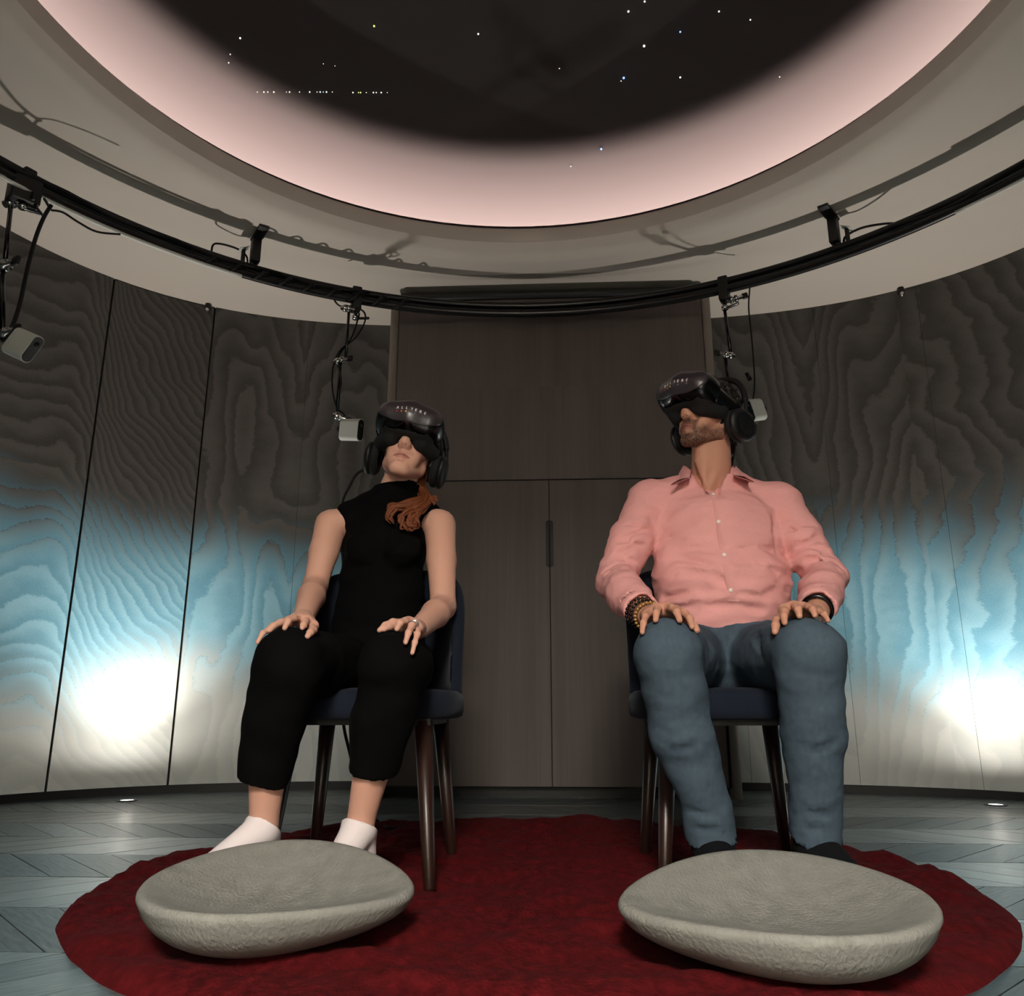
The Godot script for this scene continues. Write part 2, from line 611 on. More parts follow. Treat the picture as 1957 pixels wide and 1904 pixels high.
func wall_panel(a: float, b: float, ga: float, gb: float, y0: float) -> ArrayMesh:
	var st := begin(false)
	var y1 := CEIL - (0.006 if hinged(a) and hinged(b) else 0.0)
	var ra := a + rad_to_deg(ga / 2.85)
	var rb := b - rad_to_deg(gb / 2.85)
	var n := 6
	st.set_smooth_group(0)
	for k in n:
		var d0 := lerpf(ra, rb, float(k) / n)
		var d1 := lerpf(ra, rb, float(k + 1) / n)
		var p := [wall_at(d0, 0, y0), wall_at(d1, 0, y0), wall_at(d1, 0, y1), wall_at(d0, 0, y1)]
		quad_uv(st, p, [print_uv(d0, y0), print_uv(d1, y0), print_uv(d1, y1), print_uv(d0, y1)])
	st.set_smooth_group(0xFFFFFFFF)
	for e in [[rb, 0.0], [ra, 1.0]]:
		var p := [wall_at(e[0], 0, y0), wall_at(e[0], 0.018, y0), wall_at(e[0], 0.018, y1), wall_at(e[0], 0, y1)]
		if e[1] > 0.5:
			p.reverse()
		var u := print_uv(e[0], 2.6)
		quad_uv(st, p, [u, u, u, u])
	for e in [[y1, 0.0], [y0, 1.0]]:
		for k in n:
			var d0 := lerpf(ra, rb, float(k) / n)
			var d1 := lerpf(ra, rb, float(k + 1) / n)
			var p := [wall_at(d0, 0, e[0]), wall_at(d1, 0, e[0]), wall_at(d1, 0.018, e[0]), wall_at(d0, 0.018, e[0])]
			if e[1] > 0.5:
				p.reverse()
			var u := print_uv(d0, e[0])
			quad_uv(st, p, [u, u, u, u])
	return done(st)

func print_uv(deg: float, y: float) -> Vector2:
	var d := fposmod(deg + 70.0, 280.0)
	if d > 140.0:
		d = 280.0 - d
	return Vector2(d / 140.0, 1.0 - y / CEIL)

func build_ceiling() -> void:
	var c := structure("ceiling", "pale ceiling ring around the round star dome")
	var rings := []
	var seg := 144
	var profile := []                            # [share of the way from wall to dome edge, extra radius, y]
	for k in 9:
		profile.append([k / 8.0, 0.0, CEIL])
	for k in range(1, 9):                        # the edge rolls upward into the dome
		var a := PI * 0.5 * k / 8
		profile.append([1.0, -0.11 * sin(a), CEIL + 0.13 * (1.0 - cos(a))])
	profile.append([1.0, -0.11, CEIL + 0.142])
	profile.append([1.0, -0.106, CEIL + 0.147])
	profile.append([1.0, -0.100, CEIL + 0.142])
	profile.append([1.0, -0.096, CEIL + 0.03])   # trough behind the lip
	profile.append([1.0, 0.26, CEIL + 0.03])
	for p in profile:
		var ring := []
		for k in seg:
			var deg := 360.0 * k / seg
			var t := deg_to_rad(deg)
			var o := wall_at(deg, 0.1, p[2])
			var i := DOME_C + Vector3(sin(t) * (DOME_R + 0.11 + p[1]), p[2], -cos(t) * (DOME_R + 0.11 + p[1]))
			ring.append(o.lerp(i, p[0]))
		rings.append(ring)
	var st := begin()
	for r in rings.size() - 1:
		for k in seg:
			var l := (k + 1) % seg
			quad(st, rings[r][k], rings[r][l], rings[r + 1][l], rings[r + 1][k])
	part("ceiling_ring", done(st), M.ceiling, c)
	# closed roof slab above
	st = begin(false)
	for k in 72:
		var a := wall_at(5.0 * k, 0.14, 4.3)
		var b := wall_at(5.0 * k + 5.0, 0.14, 4.3)
		var m := Vector3(ROOM_C.x, 4.3, ROOM_C.z)
		tri(st, m, a, b)
		tri(st, m + Vector3.UP * 0.1, b + Vector3.UP * 0.1, a + Vector3.UP * 0.1)
		quad(st, a + Vector3.DOWN * 1.55, b + Vector3.DOWN * 1.55, b + Vector3.UP * 0.1, a + Vector3.UP * 0.1)
	part("roof_slab", done(st), M.soft_black, c)
	# dome shell
	var dome := part("dome", dome_mesh(), M.dome, c)
	dome.set_meta("label", "dark dome ceiling with points of starlight")
	for s in STARS:
		part("star_light", star_mesh(s[1]), star_material(s[2]), dome, s[0])

const DOME_BASE := 2.74
const DOME_EDGE := 2.055
const DOME_RISE := 1.25

func dome_point(t: float, a: float) -> Vector3:   # t: 0 at the springing, 1 at the crown
	return DOME_C + Vector3(sin(a) * cos(t * PI / 2) * DOME_EDGE, DOME_BASE + sin(t * PI / 2) * DOME_RISE, -cos(a) * cos(t * PI / 2) * DOME_EDGE)

func dome_mesh() -> ArrayMesh:
	var st := begin()
	var seg := 120
	var rows := 30
	for r in rows:
		for k in seg:
			var a := TAU * k / seg
			var b := TAU * (k + 1) / seg
			quad(st, dome_point(float(r) / rows, a), dome_point(float(r) / rows, b), dome_point(float(r + 1) / rows, b), dome_point(float(r + 1) / rows, a))
	return done(st)

func star_mesh(r: float) -> Mesh:
	var m := SphereMesh.new()
	m.radius = r
	m.height = 2.0 * r
	m.radial_segments = 8
	m.rings = 4
	return m

func star_material(c: Color) -> StandardMaterial3D:
	var key := "star" + c.to_html()
	if not M.has(key):
		var m := mat(Color(0.1, 0.1, 0.1), 0.5)
		m.emission_enabled = true
		m.emission = c
		m.emission_energy_multiplier = 1.6
		M[key] = m
	return M[key]

# ---------------------------------------------------------------- floor: rows of slanting planks that meet in a zigzag
const ROW := 0.325
const PITCH := 0.155

func build_floor() -> void:
	var f := structure("floor", "dark stained wooden floor laid in slanting rows")
	var st := begin(false)
	for k in 72:
		var a := wall_at(5.0 * k, 0.14, -0.012)
		var b := wall_at(5.0 * k + 5.0, 0.14, -0.012)
		var m := Vector3(ROOM_C.x, -0.012, ROOM_C.z)
		tri(st, m, b, a)
		tri(st, m + Vector3.DOWN * 0.1, a + Vector3.DOWN * 0.1, b + Vector3.DOWN * 0.1)
	part("subfloor", done(st), M.soft_black, f)
	var tones := []
	var ramp := noise_tex(512, 256, 5.0, 34.0, 71, 0.55, 1.0, 4)
	for k in 5:
		var m := mat(Color(0.31, 0.345, 0.345) * (0.85 + 0.12 * k), 0.35, 0.0, 0.6)
		m.albedo_color.a = 1.0
		m.albedo_texture = ramp
		relief(m, ramp, 0.10)
		m.uv1_offset = Vector3(0.21 * k, 0.37 * k, 0)
		m.anisotropy_enabled = true
		m.anisotropy = 0.55
		tones.append(m)
	var rest := begin(false)
	var meshes := {}
	var near := []
	for r in range(-9, 9):
		var z0 := -1.90 + r * ROW                # near edge is z0 + ROW
		var flip := 1.0 if r % 2 == 0 else -1.0
		for c in range(-21, 22):
			var x0 := c * PITCH + 0.04 * r
			var mid := Vector3(x0 + 0.5 * PITCH, 0, z0 + ROW * 0.5)
			var to := mid - ROOM_C
			var deg := rad_to_deg(atan2(to.x, -to.z))
			if to.length() > wall_at(deg).distance_to(ROOM_C) + 0.28:
				continue
			near.append([mid, flip, r, c])
	# nearest to the eye first, in front of the camera
	near.sort_custom(func(p, q): return plank_rank(p[0]) < plank_rank(q[0]))
	for k in near.size():
		var p: Array = near[k]
		if k < 280:
			var key := "l" if p[1] > 0 else "r"
			if not meshes.has(key):
				var one := begin(false)
				add_plank(one, Vector3.ZERO, p[1])
				one.generate_normals()
				one.generate_tangents()
				meshes[key] = one.commit()
			part("plank", meshes[key], tones[rng.randi() % 5], f, p[0] + Vector3(0, rng.randf() * 0.0006, 0), Basis(Vector3.RIGHT, rng.randf_range(-0.0015, 0.0015)))
		else:
			add_plank(rest, p[0], p[1])
	rest.generate_normals()
	rest.generate_tangents()
	var far := part("far_planks", rest.commit(), tones[2], f)
	far.set_meta("kind", "stuff")

func plank_rank(p: Vector3) -> float:
	if p.z > -0.9:
		return 100.0 - p.z
	return Vector2(p.x * 0.8, p.z).length()

func add_plank(st: SurfaceTool, at: Vector3, flip: float) -> void:
	var g := 0.0012
	var slant := ROW * 0.5 * flip
	var hw := PITCH * 0.5
	var o := [Vector3(-hw + g - slant, 0, -ROW * 0.5 + g), Vector3(hw - g - slant, 0, -ROW * 0.5 + g), Vector3(hw - g + slant, 0, ROW * 0.5 - g), Vector3(-hw + g + slant, 0, ROW * 0.5 - g)]
	var dir := Vector3(2.0 * slant, 0, ROW).normalized()
	var across := Vector3(dir.z, 0, -dir.x)
	var top := []
	var low := []
	var uv := []
	for k in 4:
		var q: Vector3 = o[k]
		top.append(at + q * 0.99)
		low.append(at + q + Vector3(0, -0.012, 0))
		uv.append(Vector2(q.dot(dir) * 2.1 + at.x * 0.7, q.dot(across) * 2.1 + at.z * 1.3))
	quad_uv(st, [top[3], top[2], top[1], top[0]], [uv[3], uv[2], uv[1], uv[0]])
	for k in 4:
		var l := (k + 1) % 4
		quad_uv(st, [top[k], top[l], low[l], low[k]], [uv[k], uv[l], uv[l], uv[k]])

# ---------------------------------------------------------------- lamps: floor uplights against the wall, and the strip hidden in the dome's edge
func build_lamps() -> void:
	var glow := mat(Color(0.9, 0.9, 0.9), 0.3)
	glow.emission_enabled = true
	glow.emission = Color(1.0, 0.96, 0.9)
	glow.emission_energy_multiplier = 3.0
	var labels := ["small round floor uplight glowing below the fabric wall beside the person in black", "small round floor uplight glowing below the fabric wall beside the person in pink"]
	var degs := [-43.8, 43.0]
	for k in degs.size():
		var at := wall_at(degs[k], -0.265)
		var u := thing("floor_uplight", labels[k] if k < 2 else "small round floor uplight by the front wall on the %s side" % ("black-clad person's" if degs[k] < 0.0 else "pink-shirted person's"), "floor light", at, "round uplights set in the floor along the wall")
		part("bezel", lathe([Vector2(0.030, 0.0), Vector2(0.048, 0.0), Vector2(0.046, 0.004), Vector2(0.034, 0.005), Vector2(0.032, 0.001)], 32), M.steel, u)
		part("lens", lathe([Vector2(0.033, 0.0), Vector2(0.030, 0.003), Vector2(0.0, 0.004)], 24), glow, u)
		var out: Vector3 = (at - ROOM_C).normalized()
		for beam in [["uplight_beam", UPLIGHT, 48.0, 0.0], ["uplight_spill", SPILL, 86.0, -0.2]]:
			var l := SpotLight3D.new()
			l.name = beam[0]
			l.light_color = Color(1.0, 0.965, 0.92)
			l.light_energy = beam[1]
			l.light_size = 0.03
			l.spot_range = 12.0
			l.spot_angle = beam[2]
			l.spot_angle_attenuation = 1.0
			l.spot_attenuation = 2.0
			l.shadow_enabled = true
			u.add_child(l)
			l.look_at_from_position(at + Vector3.UP * 0.012, at + Vector3.UP + out * beam[3], out)
	# cove strip
	var strip := mat(Color(0.9, 0.85, 0.82), 0.5)
	strip.emission_enabled = true
	strip.emission = Color(1.0, 0.80, 0.74)
	strip.emission_energy_multiplier = 0.6
	var cove := thing("cove_light", "light strip hidden in the rim of the star dome", "light strip", DOME_C + Vector3(0, CEIL, 0))
	var ring := begin()
	var visor := begin()  # unseen baffle, shaped to fade the strip's light up the dome
	for k in 96:
		var a := TAU * k / 96
		var b := TAU * (k + 1) / 96
		quad(ring, cove_point(a, DOME_R + 0.0344, 0.0656), cove_point(b, DOME_R + 0.0344, 0.0656), cove_point(b, DOME_R + 0.0556, 0.0444), cove_point(a, DOME_R + 0.0556, 0.0444))
		for e in [[0.019, 0.075, 0.049, 0.184], [0.049, 0.184, 0.046, 0.187], [0.046, 0.187, 0.015, 0.078]]:
			quad(visor, cove_point(a, DOME_R + e[2], e[3]), cove_point(b, DOME_R + e[2], e[3]), cove_point(b, DOME_R + e[0], e[1]), cove_point(a, DOME_R + e[0], e[1]))
	part("strip", done(ring), strip, cove)
	part("visor", done(visor), M.soft_black, cove)
	var n := 32
	for k in n:
		var a := TAU * k / n
		var l := AreaLight3D.new()
		l.name = "cove_length"
		l.light_color = Color(1.0, 0.86, 0.82)
		l.light_energy = COVE
		l.area_size = Vector2((DOME_R + 0.045) * TAU / n, 0.03)
		l.area_range = 10.0
		l.area_attenuation = 2.0
		l.shadow_enabled = true
		cove.add_child(l)
		var at := cove_point(a, DOME_R + 0.046, 0.056)
		var out := Vector3(sin(a), 1.0, -cos(a))
		l.look_at_from_position(cove.position + at, cove.position + at + out, Vector3.UP)

func cove_point(a: float, r: float, y: float) -> Vector3:
	return Vector3(sin(a) * r, y, -cos(a) * r)


# ---------------------------------------------------------------- furniture and fittings
func build_things() -> void:
	build_cabinet()
	build_rug()
	build_bowls()
	build_chairs()
	build_rail()
	build_rigs()
	build_people()

func build_cabinet() -> void:
	var c := thing("cabinet", "tall dark wood cabinet with double doors between the two chairs", "cabinet", Vector3(0, 0, -4.12))
	var st := begin(false)
	add_box(st, Vector3(-0.842, 0.05, -0.40), Vector3(0.842, 2.64, -0.021))
	part("body", done(st), M.soft_black, c)
	part("upper_panel", rounded_box(Vector3(1.68, 1.048, 0.02), 0.002), M.cabinet, c, Vector3(0, 2.113, -0.01))
	for s in [-1.0, 1.0]:
		# door with a tall slot cut into its meeting edge
		var w := 0.8375
		var o := PackedVector2Array([Vector2(0.0, 0.055), Vector2(w, 0.055), Vector2(w, 1.583), Vector2(0.0, 1.583), Vector2(0.0, 1.366)])
		for k in 7:
			var a := PI * 0.5 * k / 6
			o.append(Vector2(sin(a) * 0.017, 1.349 + cos(a) * 0.017))
		o.append(Vector2(0.017, 1.128))
		o.append(Vector2(0.0, 1.118))
		var q := PackedVector2Array()
		for v in o:
			q.append(Vector2(v.x * s, v.y))
		var d := part("door", extrude(q, 0.02, 0.0015), M.cabinet, c, Vector3(-0.012 + s * 0.0025, 0, -0.02))
		st = begin(false)
		add_box(st, Vector3(minf(0.0, s * 0.019), 1.112, -0.0006), Vector3(maxf(0.0, s * 0.019), 1.370, 0.0018))
		part("finger_slot", done(st), M.black, d)
		part("end_post", tube([Vector3(s * 0.866, 0.0, -0.012), Vector3(s * 0.866, 2.62, -0.012)], 0.024, 20), M.cabinet_edge_lamplit, c)
		st = begin(false)
		add_box(st, Vector3(s * 0.866 - 0.024, 0.0, -0.42), Vector3(s * 0.866 + 0.024, 2.62, -0.012))
		part("side_panel", done(st), M.cabinet_edge_lamplit, c)
	part("top_plate", rounded_box(Vector3(1.66, 0.046, 0.30), 0.021, 3), M.black, c, Vector3(-0.01, 2.663, -0.125))
	st = begin(false)
	add_box(st, Vector3(-0.842, 0.0, -0.36), Vector3(0.842, 0.05, -0.06))
	part("plinth", done(st), M.black, c)

func build_rug() -> void:
	var n := noise(1.0, 3, 4)
	var st := begin()
	var rings := 70
	var seg := 260
	var grid := []
	for r in rings + 1:
		var row := []
		for k in seg:
			var a := TAU * k / seg
			var f := float(r) / rings
			var edge := 1.07 + 0.012 * n.get_noise_2d(cos(a) * 2.0 + 9.0, sin(a) * 2.0)
			var rad := edge * f
			var x := cos(a) * rad
			var z := -sin(a) * rad
			var y := 0.021 + 0.026 * n.get_noise_2d(x * 2.4, z * 5.0 + 4.0) + 0.007 * n.get_noise_2d(x * 9.0 + 3.0, z * 17.0)
			y = maxf(y, 0.008) * sqrt(clampf((1.0 - f) * 40.0, 0.0, 1.0))
			row.append(Vector3(x, y, z))
		grid.append(row)
	for r in rings:
		for k in seg:
			var l := (k + 1) % seg
			if r == 0:
				tri(st, grid[0][0], grid[1][k], grid[1][l])
			else:
				quad(st, grid[r][k], grid[r + 1][k], grid[r + 1][l], grid[r][l])
	var m := mat(Color(0.36, 0.068, 0.085), 0.95, 0.0, 0.2)
	m.rim_enabled = true
	m.rim = 0.1
	m.rim_tint = 0.8
	var tex := noise_tex(256, 256, 46.0, 46.0, 12, 0.25, 1.0, 3)
	m.albedo_texture = noise_tex(256, 256, 14.0, 14.0, 13, 0.62, 1.0, 4)
	relief(m, tex, 0.35)
	triplanar(m, Vector3(2.2, 2.2, 2.2))
	var o := part("rug", done(st), m, self, Vector3(-0.06, 0, -2.25))
	tag(o, "round dark red shaggy rug under both chairs", "rug")

func build_bowls() -> void:
	var m := mat(Color(0.55, 0.548, 0.52), 0.8, 0.0, 0.3)
	m.albedo_texture = noise_tex(256, 256, 7.0, 7.0, 41, 0.86, 1.0, 4)
	relief(m, noise_tex(512, 512, 50.0, 30.0, 42, 0.0, 1.0, 4), 0.22)
	triplanar(m, Vector3(2.6, 2.6, 2.6))
	var a := part("stone_bowl", bowl_mesh(1.0, 0.242), m, self, Vector3(-0.5057, 0.018, -1.62), Basis(Vector3.RIGHT, 0.075) * Basis(Vector3.UP, -0.05))
	tag(a, "pale grey stone bowl standing before the black-clad person's white socks", "bowl", "shallow stone bowls on the rug")
	var b := part("stone_bowl", bowl_mesh(-1.0, 0.256), m, self, Vector3(0.3644, 0.018, -1.54), Basis(Vector3.RIGHT, 0.06) * Basis(Vector3.UP, 0.08))
	tag(b, "pale grey stone bowl standing before the pink-shirted person's dark shoes", "bowl", "shallow stone bowls on the rug")

# shallow thick bowl with an egg-shaped rim, the narrow end towards +x when side is 1
func bowl_mesh(side: float, radius: float) -> ArrayMesh:
	var prof := []                               # [radius share, height]
	for k in 13:                                 # underside
		var t := k / 12.0
		prof.append([0.10 + 0.90 * sin(t * PI * 0.46) / sin(PI * 0.46), 0.104 * pow(t, 1.8)])
	prof.append([1.014, 0.112])
	prof.append([1.012, 0.120])
	prof.append([0.995, 0.1265])
	prof.append([0.97, 0.1275])
	prof.append([0.94, 0.126])
	for k in range(1, 11):                       # hollow
		var t := k / 10.0
		prof.append([0.94 * (1.0 - t), 0.126 - 0.058 * sin(t * PI * 0.5)])
	var st := begin()
	var seg := 96
	var rows := []
	rows.append([])
	for k in seg:
		rows[0].append(Vector3.ZERO)
	for p in prof:
		var row := []
		for k in seg:
			var a := TAU * k / seg
			var x := cos(a) * radius
			var z := -sin(a) * radius * (0.94 - 0.20 * cos(a) - 0.07 * cos(2.0 * a))
			var lift: float = (-0.012 * cos(a) - 0.008 * cos(2.0 * a)) * p[0] * p[0] * smoothstep(0.02, 0.12, p[1])
			row.append(Vector3(x * p[0] * side, (p[1] + lift) * 0.84, z * p[0] * side))
		rows.append(row)
	for r in rows.size() - 1:
		for k in seg:
			var l := (k + 1) % seg
			if r == 0:
				tri(st, rows[0][0], rows[1][l], rows[1][k])
			else:
				quad(st, rows[r][k], rows[r][l], rows[r + 1][l], rows[r + 1][k])
	return done(st)

func build_chairs() -> void:
	var cloth := mat(Color(0.115, 0.14, 0.19), 0.9, 0.0, 0.25)
	var weave := noise_tex(256, 256, 60.0, 60.0, 51, 0.7, 1.0, 2)
	cloth.albedo_texture = weave
	cloth.rim_enabled = true
	cloth.rim = 0.3
	relief(cloth, weave, 0.03)
	triplanar(cloth, Vector3(4, 4, 4))
	var wood := mat(Color(0.20, 0.115, 0.085), 0.35)
	wood.albedo_texture = noise_tex(128, 256, 9.0, 3.0, 52, 0.7, 1.0, 4)
	triplanar(wood, Vector3(8, 1.5, 8))
	var spots := [[Vector3(-0.492, 0, -2.255), 0.0, "navy upholstered chair with wooden legs under the person in black"], [Vector3(0.448, 0, -2.27), 0.0, "navy upholstered chair with wooden legs under the person in pink"]]
	for s in spots:
		var c := thing("upholstered_chair", s[2], "chair", s[0], "navy chairs on the red rug", Basis(Vector3.UP, s[1]))
		# seat cushion: rounded plan, soft edge
		var st := begin()
		var rows := []
		for p in [[0.0, 0.398], [0.93, 0.398], [0.985, 0.404], [1.0, 0.418], [1.0, 0.445], [0.985, 0.462], [0.94, 0.470], [0.6, 0.476], [0.0, 0.478]]:
			var row := []
			for k in 56:
				var a := TAU * k / 56
				var ca := cos(a)
				var sa := sin(a)
				var e := pow(pow(absf(ca), 3.0) + pow(absf(sa), 3.0), -1.0 / 3.0)
				row.append(Vector3(ca * e * 0.243 * p[0], p[1], -sa * e * 0.235 * p[0]))
			rows.append(row)
		for r in rows.size() - 1:
			for k in 56:
				var l := (k + 1) % 56
				if r == 0:
					tri(st, rows[0][0], rows[1][l], rows[1][k])
				else:
					quad(st, rows[r][k], rows[r][l], rows[r + 1][l], rows[r + 1][k])
		part("seat", done(st), cloth, c)
		st = begin(false)
		add_box(st, Vector3(-0.185, 0.384, -0.19), Vector3(0.185, 0.400, 0.18))
		part("seat_frame", done(st), M.black, c)
		part("backrest", backrest_mesh(), cloth, c)
		for sx in [-1.0, 1.0]:
			for sz in [-1.0, 1.0]:
				var top := Vector3(sx * 0.165, 0.392, sz * 0.16)
				var foot := Vector3(sx * 0.198, 0.012, sz * 0.212)
				part("leg", tube([foot, foot.lerp(top, 0.02), top], [0.0125, 0.0145, 0.0235], 16), wood, c)

func backrest_mesh() -> ArrayMesh:
	var st := begin()
	var n := 40
	var rows := []
	for i in n + 1:
		var u := -1.0 + 2.0 * i / n
		var a := u * deg_to_rad(86.0)
		var top := 0.845 - 0.23 * pow(absf(u), 3.2)
		var dir := Vector3(sin(a), 0, -cos(a))
		var row := []
		var half := 0.019 * (1.0 if absf(u) < 0.97 else 0.55)
		var lean := 0.055
		var ring := []
		for k in 8:
			ring.append([-1.0, 0.462 + (top - 0.02 - 0.462) * k / 7.0])
		for k in range(1, 6):
			var b := PI * k / 6
			ring.append([-cos(b), top - 0.02 + 0.02 * sin(b)])
		for k in 8:
			ring.append([1.0, top - 0.02 - (top - 0.02 - 0.462) * k / 7.0])
		for e in ring:
			var y: float = e[1]
			var r: float = 0.222 + lean * (y - 0.46) / 0.38 * cos(a) + e[0] * half
			row.append(Vector3(dir.x * r, y, dir.z * r * 0.98))
		rows.append(row)
	var m: int = rows[0].size()
	for i in n:
		for k in m:
			var l := (k + 1) % m
			quad(st, rows[i][k], rows[i + 1][k], rows[i + 1][l], rows[i][l])
	for k in range(1, m - 1):
		tri(st, rows[0][0], rows[0][k], rows[0][k + 1])
		tri(st, rows[n][0], rows[n][k + 1], rows[n][k])
	return done(st)

# ---------------------------------------------------------------- overhead rail, its cables and the camera arms
func rail_at(deg: float, out := 0.0, y := RAIL_Y) -> Vector3:
	var t := deg_to_rad(deg)
	return RAIL_C + Vector3(sin(t) * (RAIL_R + out), y, -cos(t) * (RAIL_R + out))

func rail_arc(a: float, b: float, out: float, y: float, step := 1.5, wave := 0.0, turns := 0.0) -> Array:
	var p := []
	var n := int(ceilf(absf(b - a) / step))
	for k in n + 1:
		var t := float(k) / n
		var w := wave * sin(t * TAU * turns)
		p.append(rail_at(lerpf(a, b, t), out + w, y + wave * cos(t * TAU * turns)))
	return p

func build_rail() -> void:
	var r := thing("overhead_rail", "black ring-shaped double tube rail hung below the ceiling", "rail", RAIL_C)
	var ring := []
	for t in [[0.0, 0.026, 0.019], [-0.012, -0.026, 0.022]]:
		ring = []
		for k in 180:
			ring.append(rail_at(2.0 * k, t[0], RAIL_Y + t[1]) - RAIL_C)
		part("tube", tube(ring, t[2], 10, true), M.rail, r)
	for d in [-36.4, 37.8, -108.0, 108.0, 180.0]:
		var t := deg_to_rad(d)
		var turn := Basis(Vector3.UP, -t)
		var at := rail_at(d, 0.0, 0.0) - RAIL_C
		var b := part("hanger", rounded_box(Vector3(0.042, 0.135, 0.05), 0.003), M.black, r, at + Vector3(0, 2.645, 0), turn)
		part("hanger_foot", rounded_box(Vector3(0.05, 0.012, 0.16), 0.003), M.black, b, Vector3(0, 0.068, 0.05))
		part("hanger_rod", tube([Vector3(0, -0.11, 0.0), Vector3(0, -0.06, 0.0)], 0.006, 8), M.chrome, b)
	# cables on the rail
	var dark: Material = M.soft_black
	tag(part("cable", tube(rail_arc(-80.0, -22.0, -0.03, RAIL_Y + 0.012, 1.5, 0.008, 5.0), 0.0085, 6), dark, self), "thick black cable strapped along the rail over the black-clad person's side", "cable")
	tag(part("cable", tube(rail_arc(-44.0, -17.0, -0.034, RAIL_Y - 0.02, 0.5, 0.026, 9.0), 0.0075, 6), dark, self), "black cable wound in spirals around the rail above the person in black", "cable")
	tag(part("cable", tube(rail_arc(-85.0, -38.0, -0.034, RAIL_Y - 0.058, 2.0, 0.004, 1.0), 0.009, 6), M.grey_plastic, self), "pale cable running under the rail left of the person in black", "cable")
	tag(part("cable", tube(rail_arc(51.0, 85.0, -0.034, RAIL_Y - 0.060, 2.0, 0.004, 1.0), 0.008, 6), M.grey_plastic, self), "pale cable running under the rail right of the person in pink", "cable")
	tag(part("cable", tube(rail_arc(44.0, 90.0, -0.032, RAIL_Y + 0.0, 1.0, 0.012, 3.0), 0.008, 6), dark, self), "thick black cable strapped along the rail over the pink-shirted person's side", "cable")
	tag(part("cable", tube(smooth_path([rail_at(-41.5, 0.0, 2.55), rail_at(-41.0, 0.03, 2.63), rail_at(-38.5, 0.05, 2.655), rail_at(-37.3, 0.03, 2.62), rail_at(-37.2, 0.0, 2.56)], 8), 0.005, 6), dark, self), "thin cable looping up beside the hanger on the black-clad person's side", "cable")
	tag(part("cable", tube(smooth_path([rail_at(38.6, 0.02, 2.56), rail_at(38.8, 0.03, 2.61), rail_at(40.5, 0.05, 2.635), rail_at(43.0, 0.03, 2.60), rail_at(45.0, 0.0, 2.55)], 8), 0.006, 6), dark, self), "thin cable looping up beside the hanger on the pink-shirted person's side", "cable")
	for s in [-1.0, 1.0]:
		var d := 36.4 if s < 0 else 37.8
		var bx := thing("junction_plate", "small clear plate with connectors beside the hanger on the %s side" % ("black-clad person's" if s < 0 else "pink-shirted person's"), "connector", rail_at(s * (d + 1.3), 0.02, 2.615), "", Basis(Vector3.UP, -deg_to_rad(s * d)))
		part("plate", rounded_box(Vector3(0.05, 0.004, 0.05), 0.001), M.grey_plastic, bx, Vector3(0, 0.03, 0), Basis(Vector3.FORWARD, s * 0.5))
		part("connector", rounded_box(Vector3(0.018, 0.07, 0.018), 0.003), M.black, bx, Vector3(0, -0.005, 0))
	# clips at the top corners of the two hinged panels
	for k in 2:
		var at: Vector3 = wall_at([-39.9, 39.6][k], -0.02, 2.69)
		var c := thing("panel_clip", ["small metal clip at the panel's top corner on the black-clad person's side", "small metal clip at the panel's top corner on the pink-shirted person's side"][k], "clip", at)
		part("bracket", rounded_box(Vector3(0.03, 0.03, 0.03), 0.004), M.black, c, Vector3(0, 0.012, 0))
		part("pin", lathe([Vector2(0, -0.028), Vector2(0.010, -0.02), Vector2(0.010, 0.0), Vector2(0, 0.004)], 14), M.chrome, c, Vector3(0, -0.004, 0.012))

func limb(p: Node3D, called: String, a: Vector3, b: Vector3, r: float, m: Material) -> MeshInstance3D:
	return part(called, tube([a, b], r, 12), m, p)

func joint(p: Node3D, at: Vector3, axis: Vector3, s := 1.0) -> void:
	var j := part("joint", lathe([Vector2(0, -0.035), Vector2(0.012, -0.035), Vector2(0.012, -0.022), Vector2(0.019, -0.020), Vector2(0.019, -0.004), Vector2(0.013, -0.002), Vector2(0.013, 0.004), Vector2(0.019, 0.006), Vector2(0.019, 0.020), Vector2(0.010, 0.022), Vector2(0.010, 0.045), Vector2(0, 0.046)], 18), M.chrome, p, at, facing(axis.cross(Vector3(0.31, 0.2, 0.9)), axis).scaled(Vector3.ONE * s))
	part("knob", rounded_box(Vector3(0.014, 0.03, 0.034), 0.006), M.black, j, Vector3(0, 0.058, 0))

func depth_camera(label: String, at: Vector3, n: Vector3, up: Vector3) -> void:
	var b := facing(n, up)
	var c := thing("depth_camera", label, "camera", at, "pale sensor cameras hanging from the rail", b)
	# casing: upright stadium section, open front with a dark glass face
	var st := begin(false)
	add_extrude(st, rounded_rect(0.042, 0.108, 0.0209, 8), 0.125, 0.002, Transform3D(Basis.IDENTITY, Vector3(0, 0, -0.125)))
	part("casing", done(st), M.grey_plastic, c)
	st = begin(false)
	add_extrude(st, rounded_rect(0.035, 0.100, 0.0174, 8), 0.003, 0.001, Transform3D.IDENTITY)
	var f := part("front_glass", done(st), M.gloss_black, c)
	part("lens", lathe([Vector2(0.010, 0.0), Vector2(0.009, 0.001), Vector2(0.0, 0.0015)], 18), M.black, f, Vector3(0, 0.022, 0.003), Basis(Vector3.RIGHT, PI / 2))
	part("mount_puck", lathe([Vector2(0, 0), Vector2(0.022, 0), Vector2(0.022, 0.018), Vector2(0.015, 0.022), Vector2(0, 0.022)], 20), M.black, c, Vector3(0, 0.0, -0.125), Basis(Vector3.RIGHT, -PI / 2))

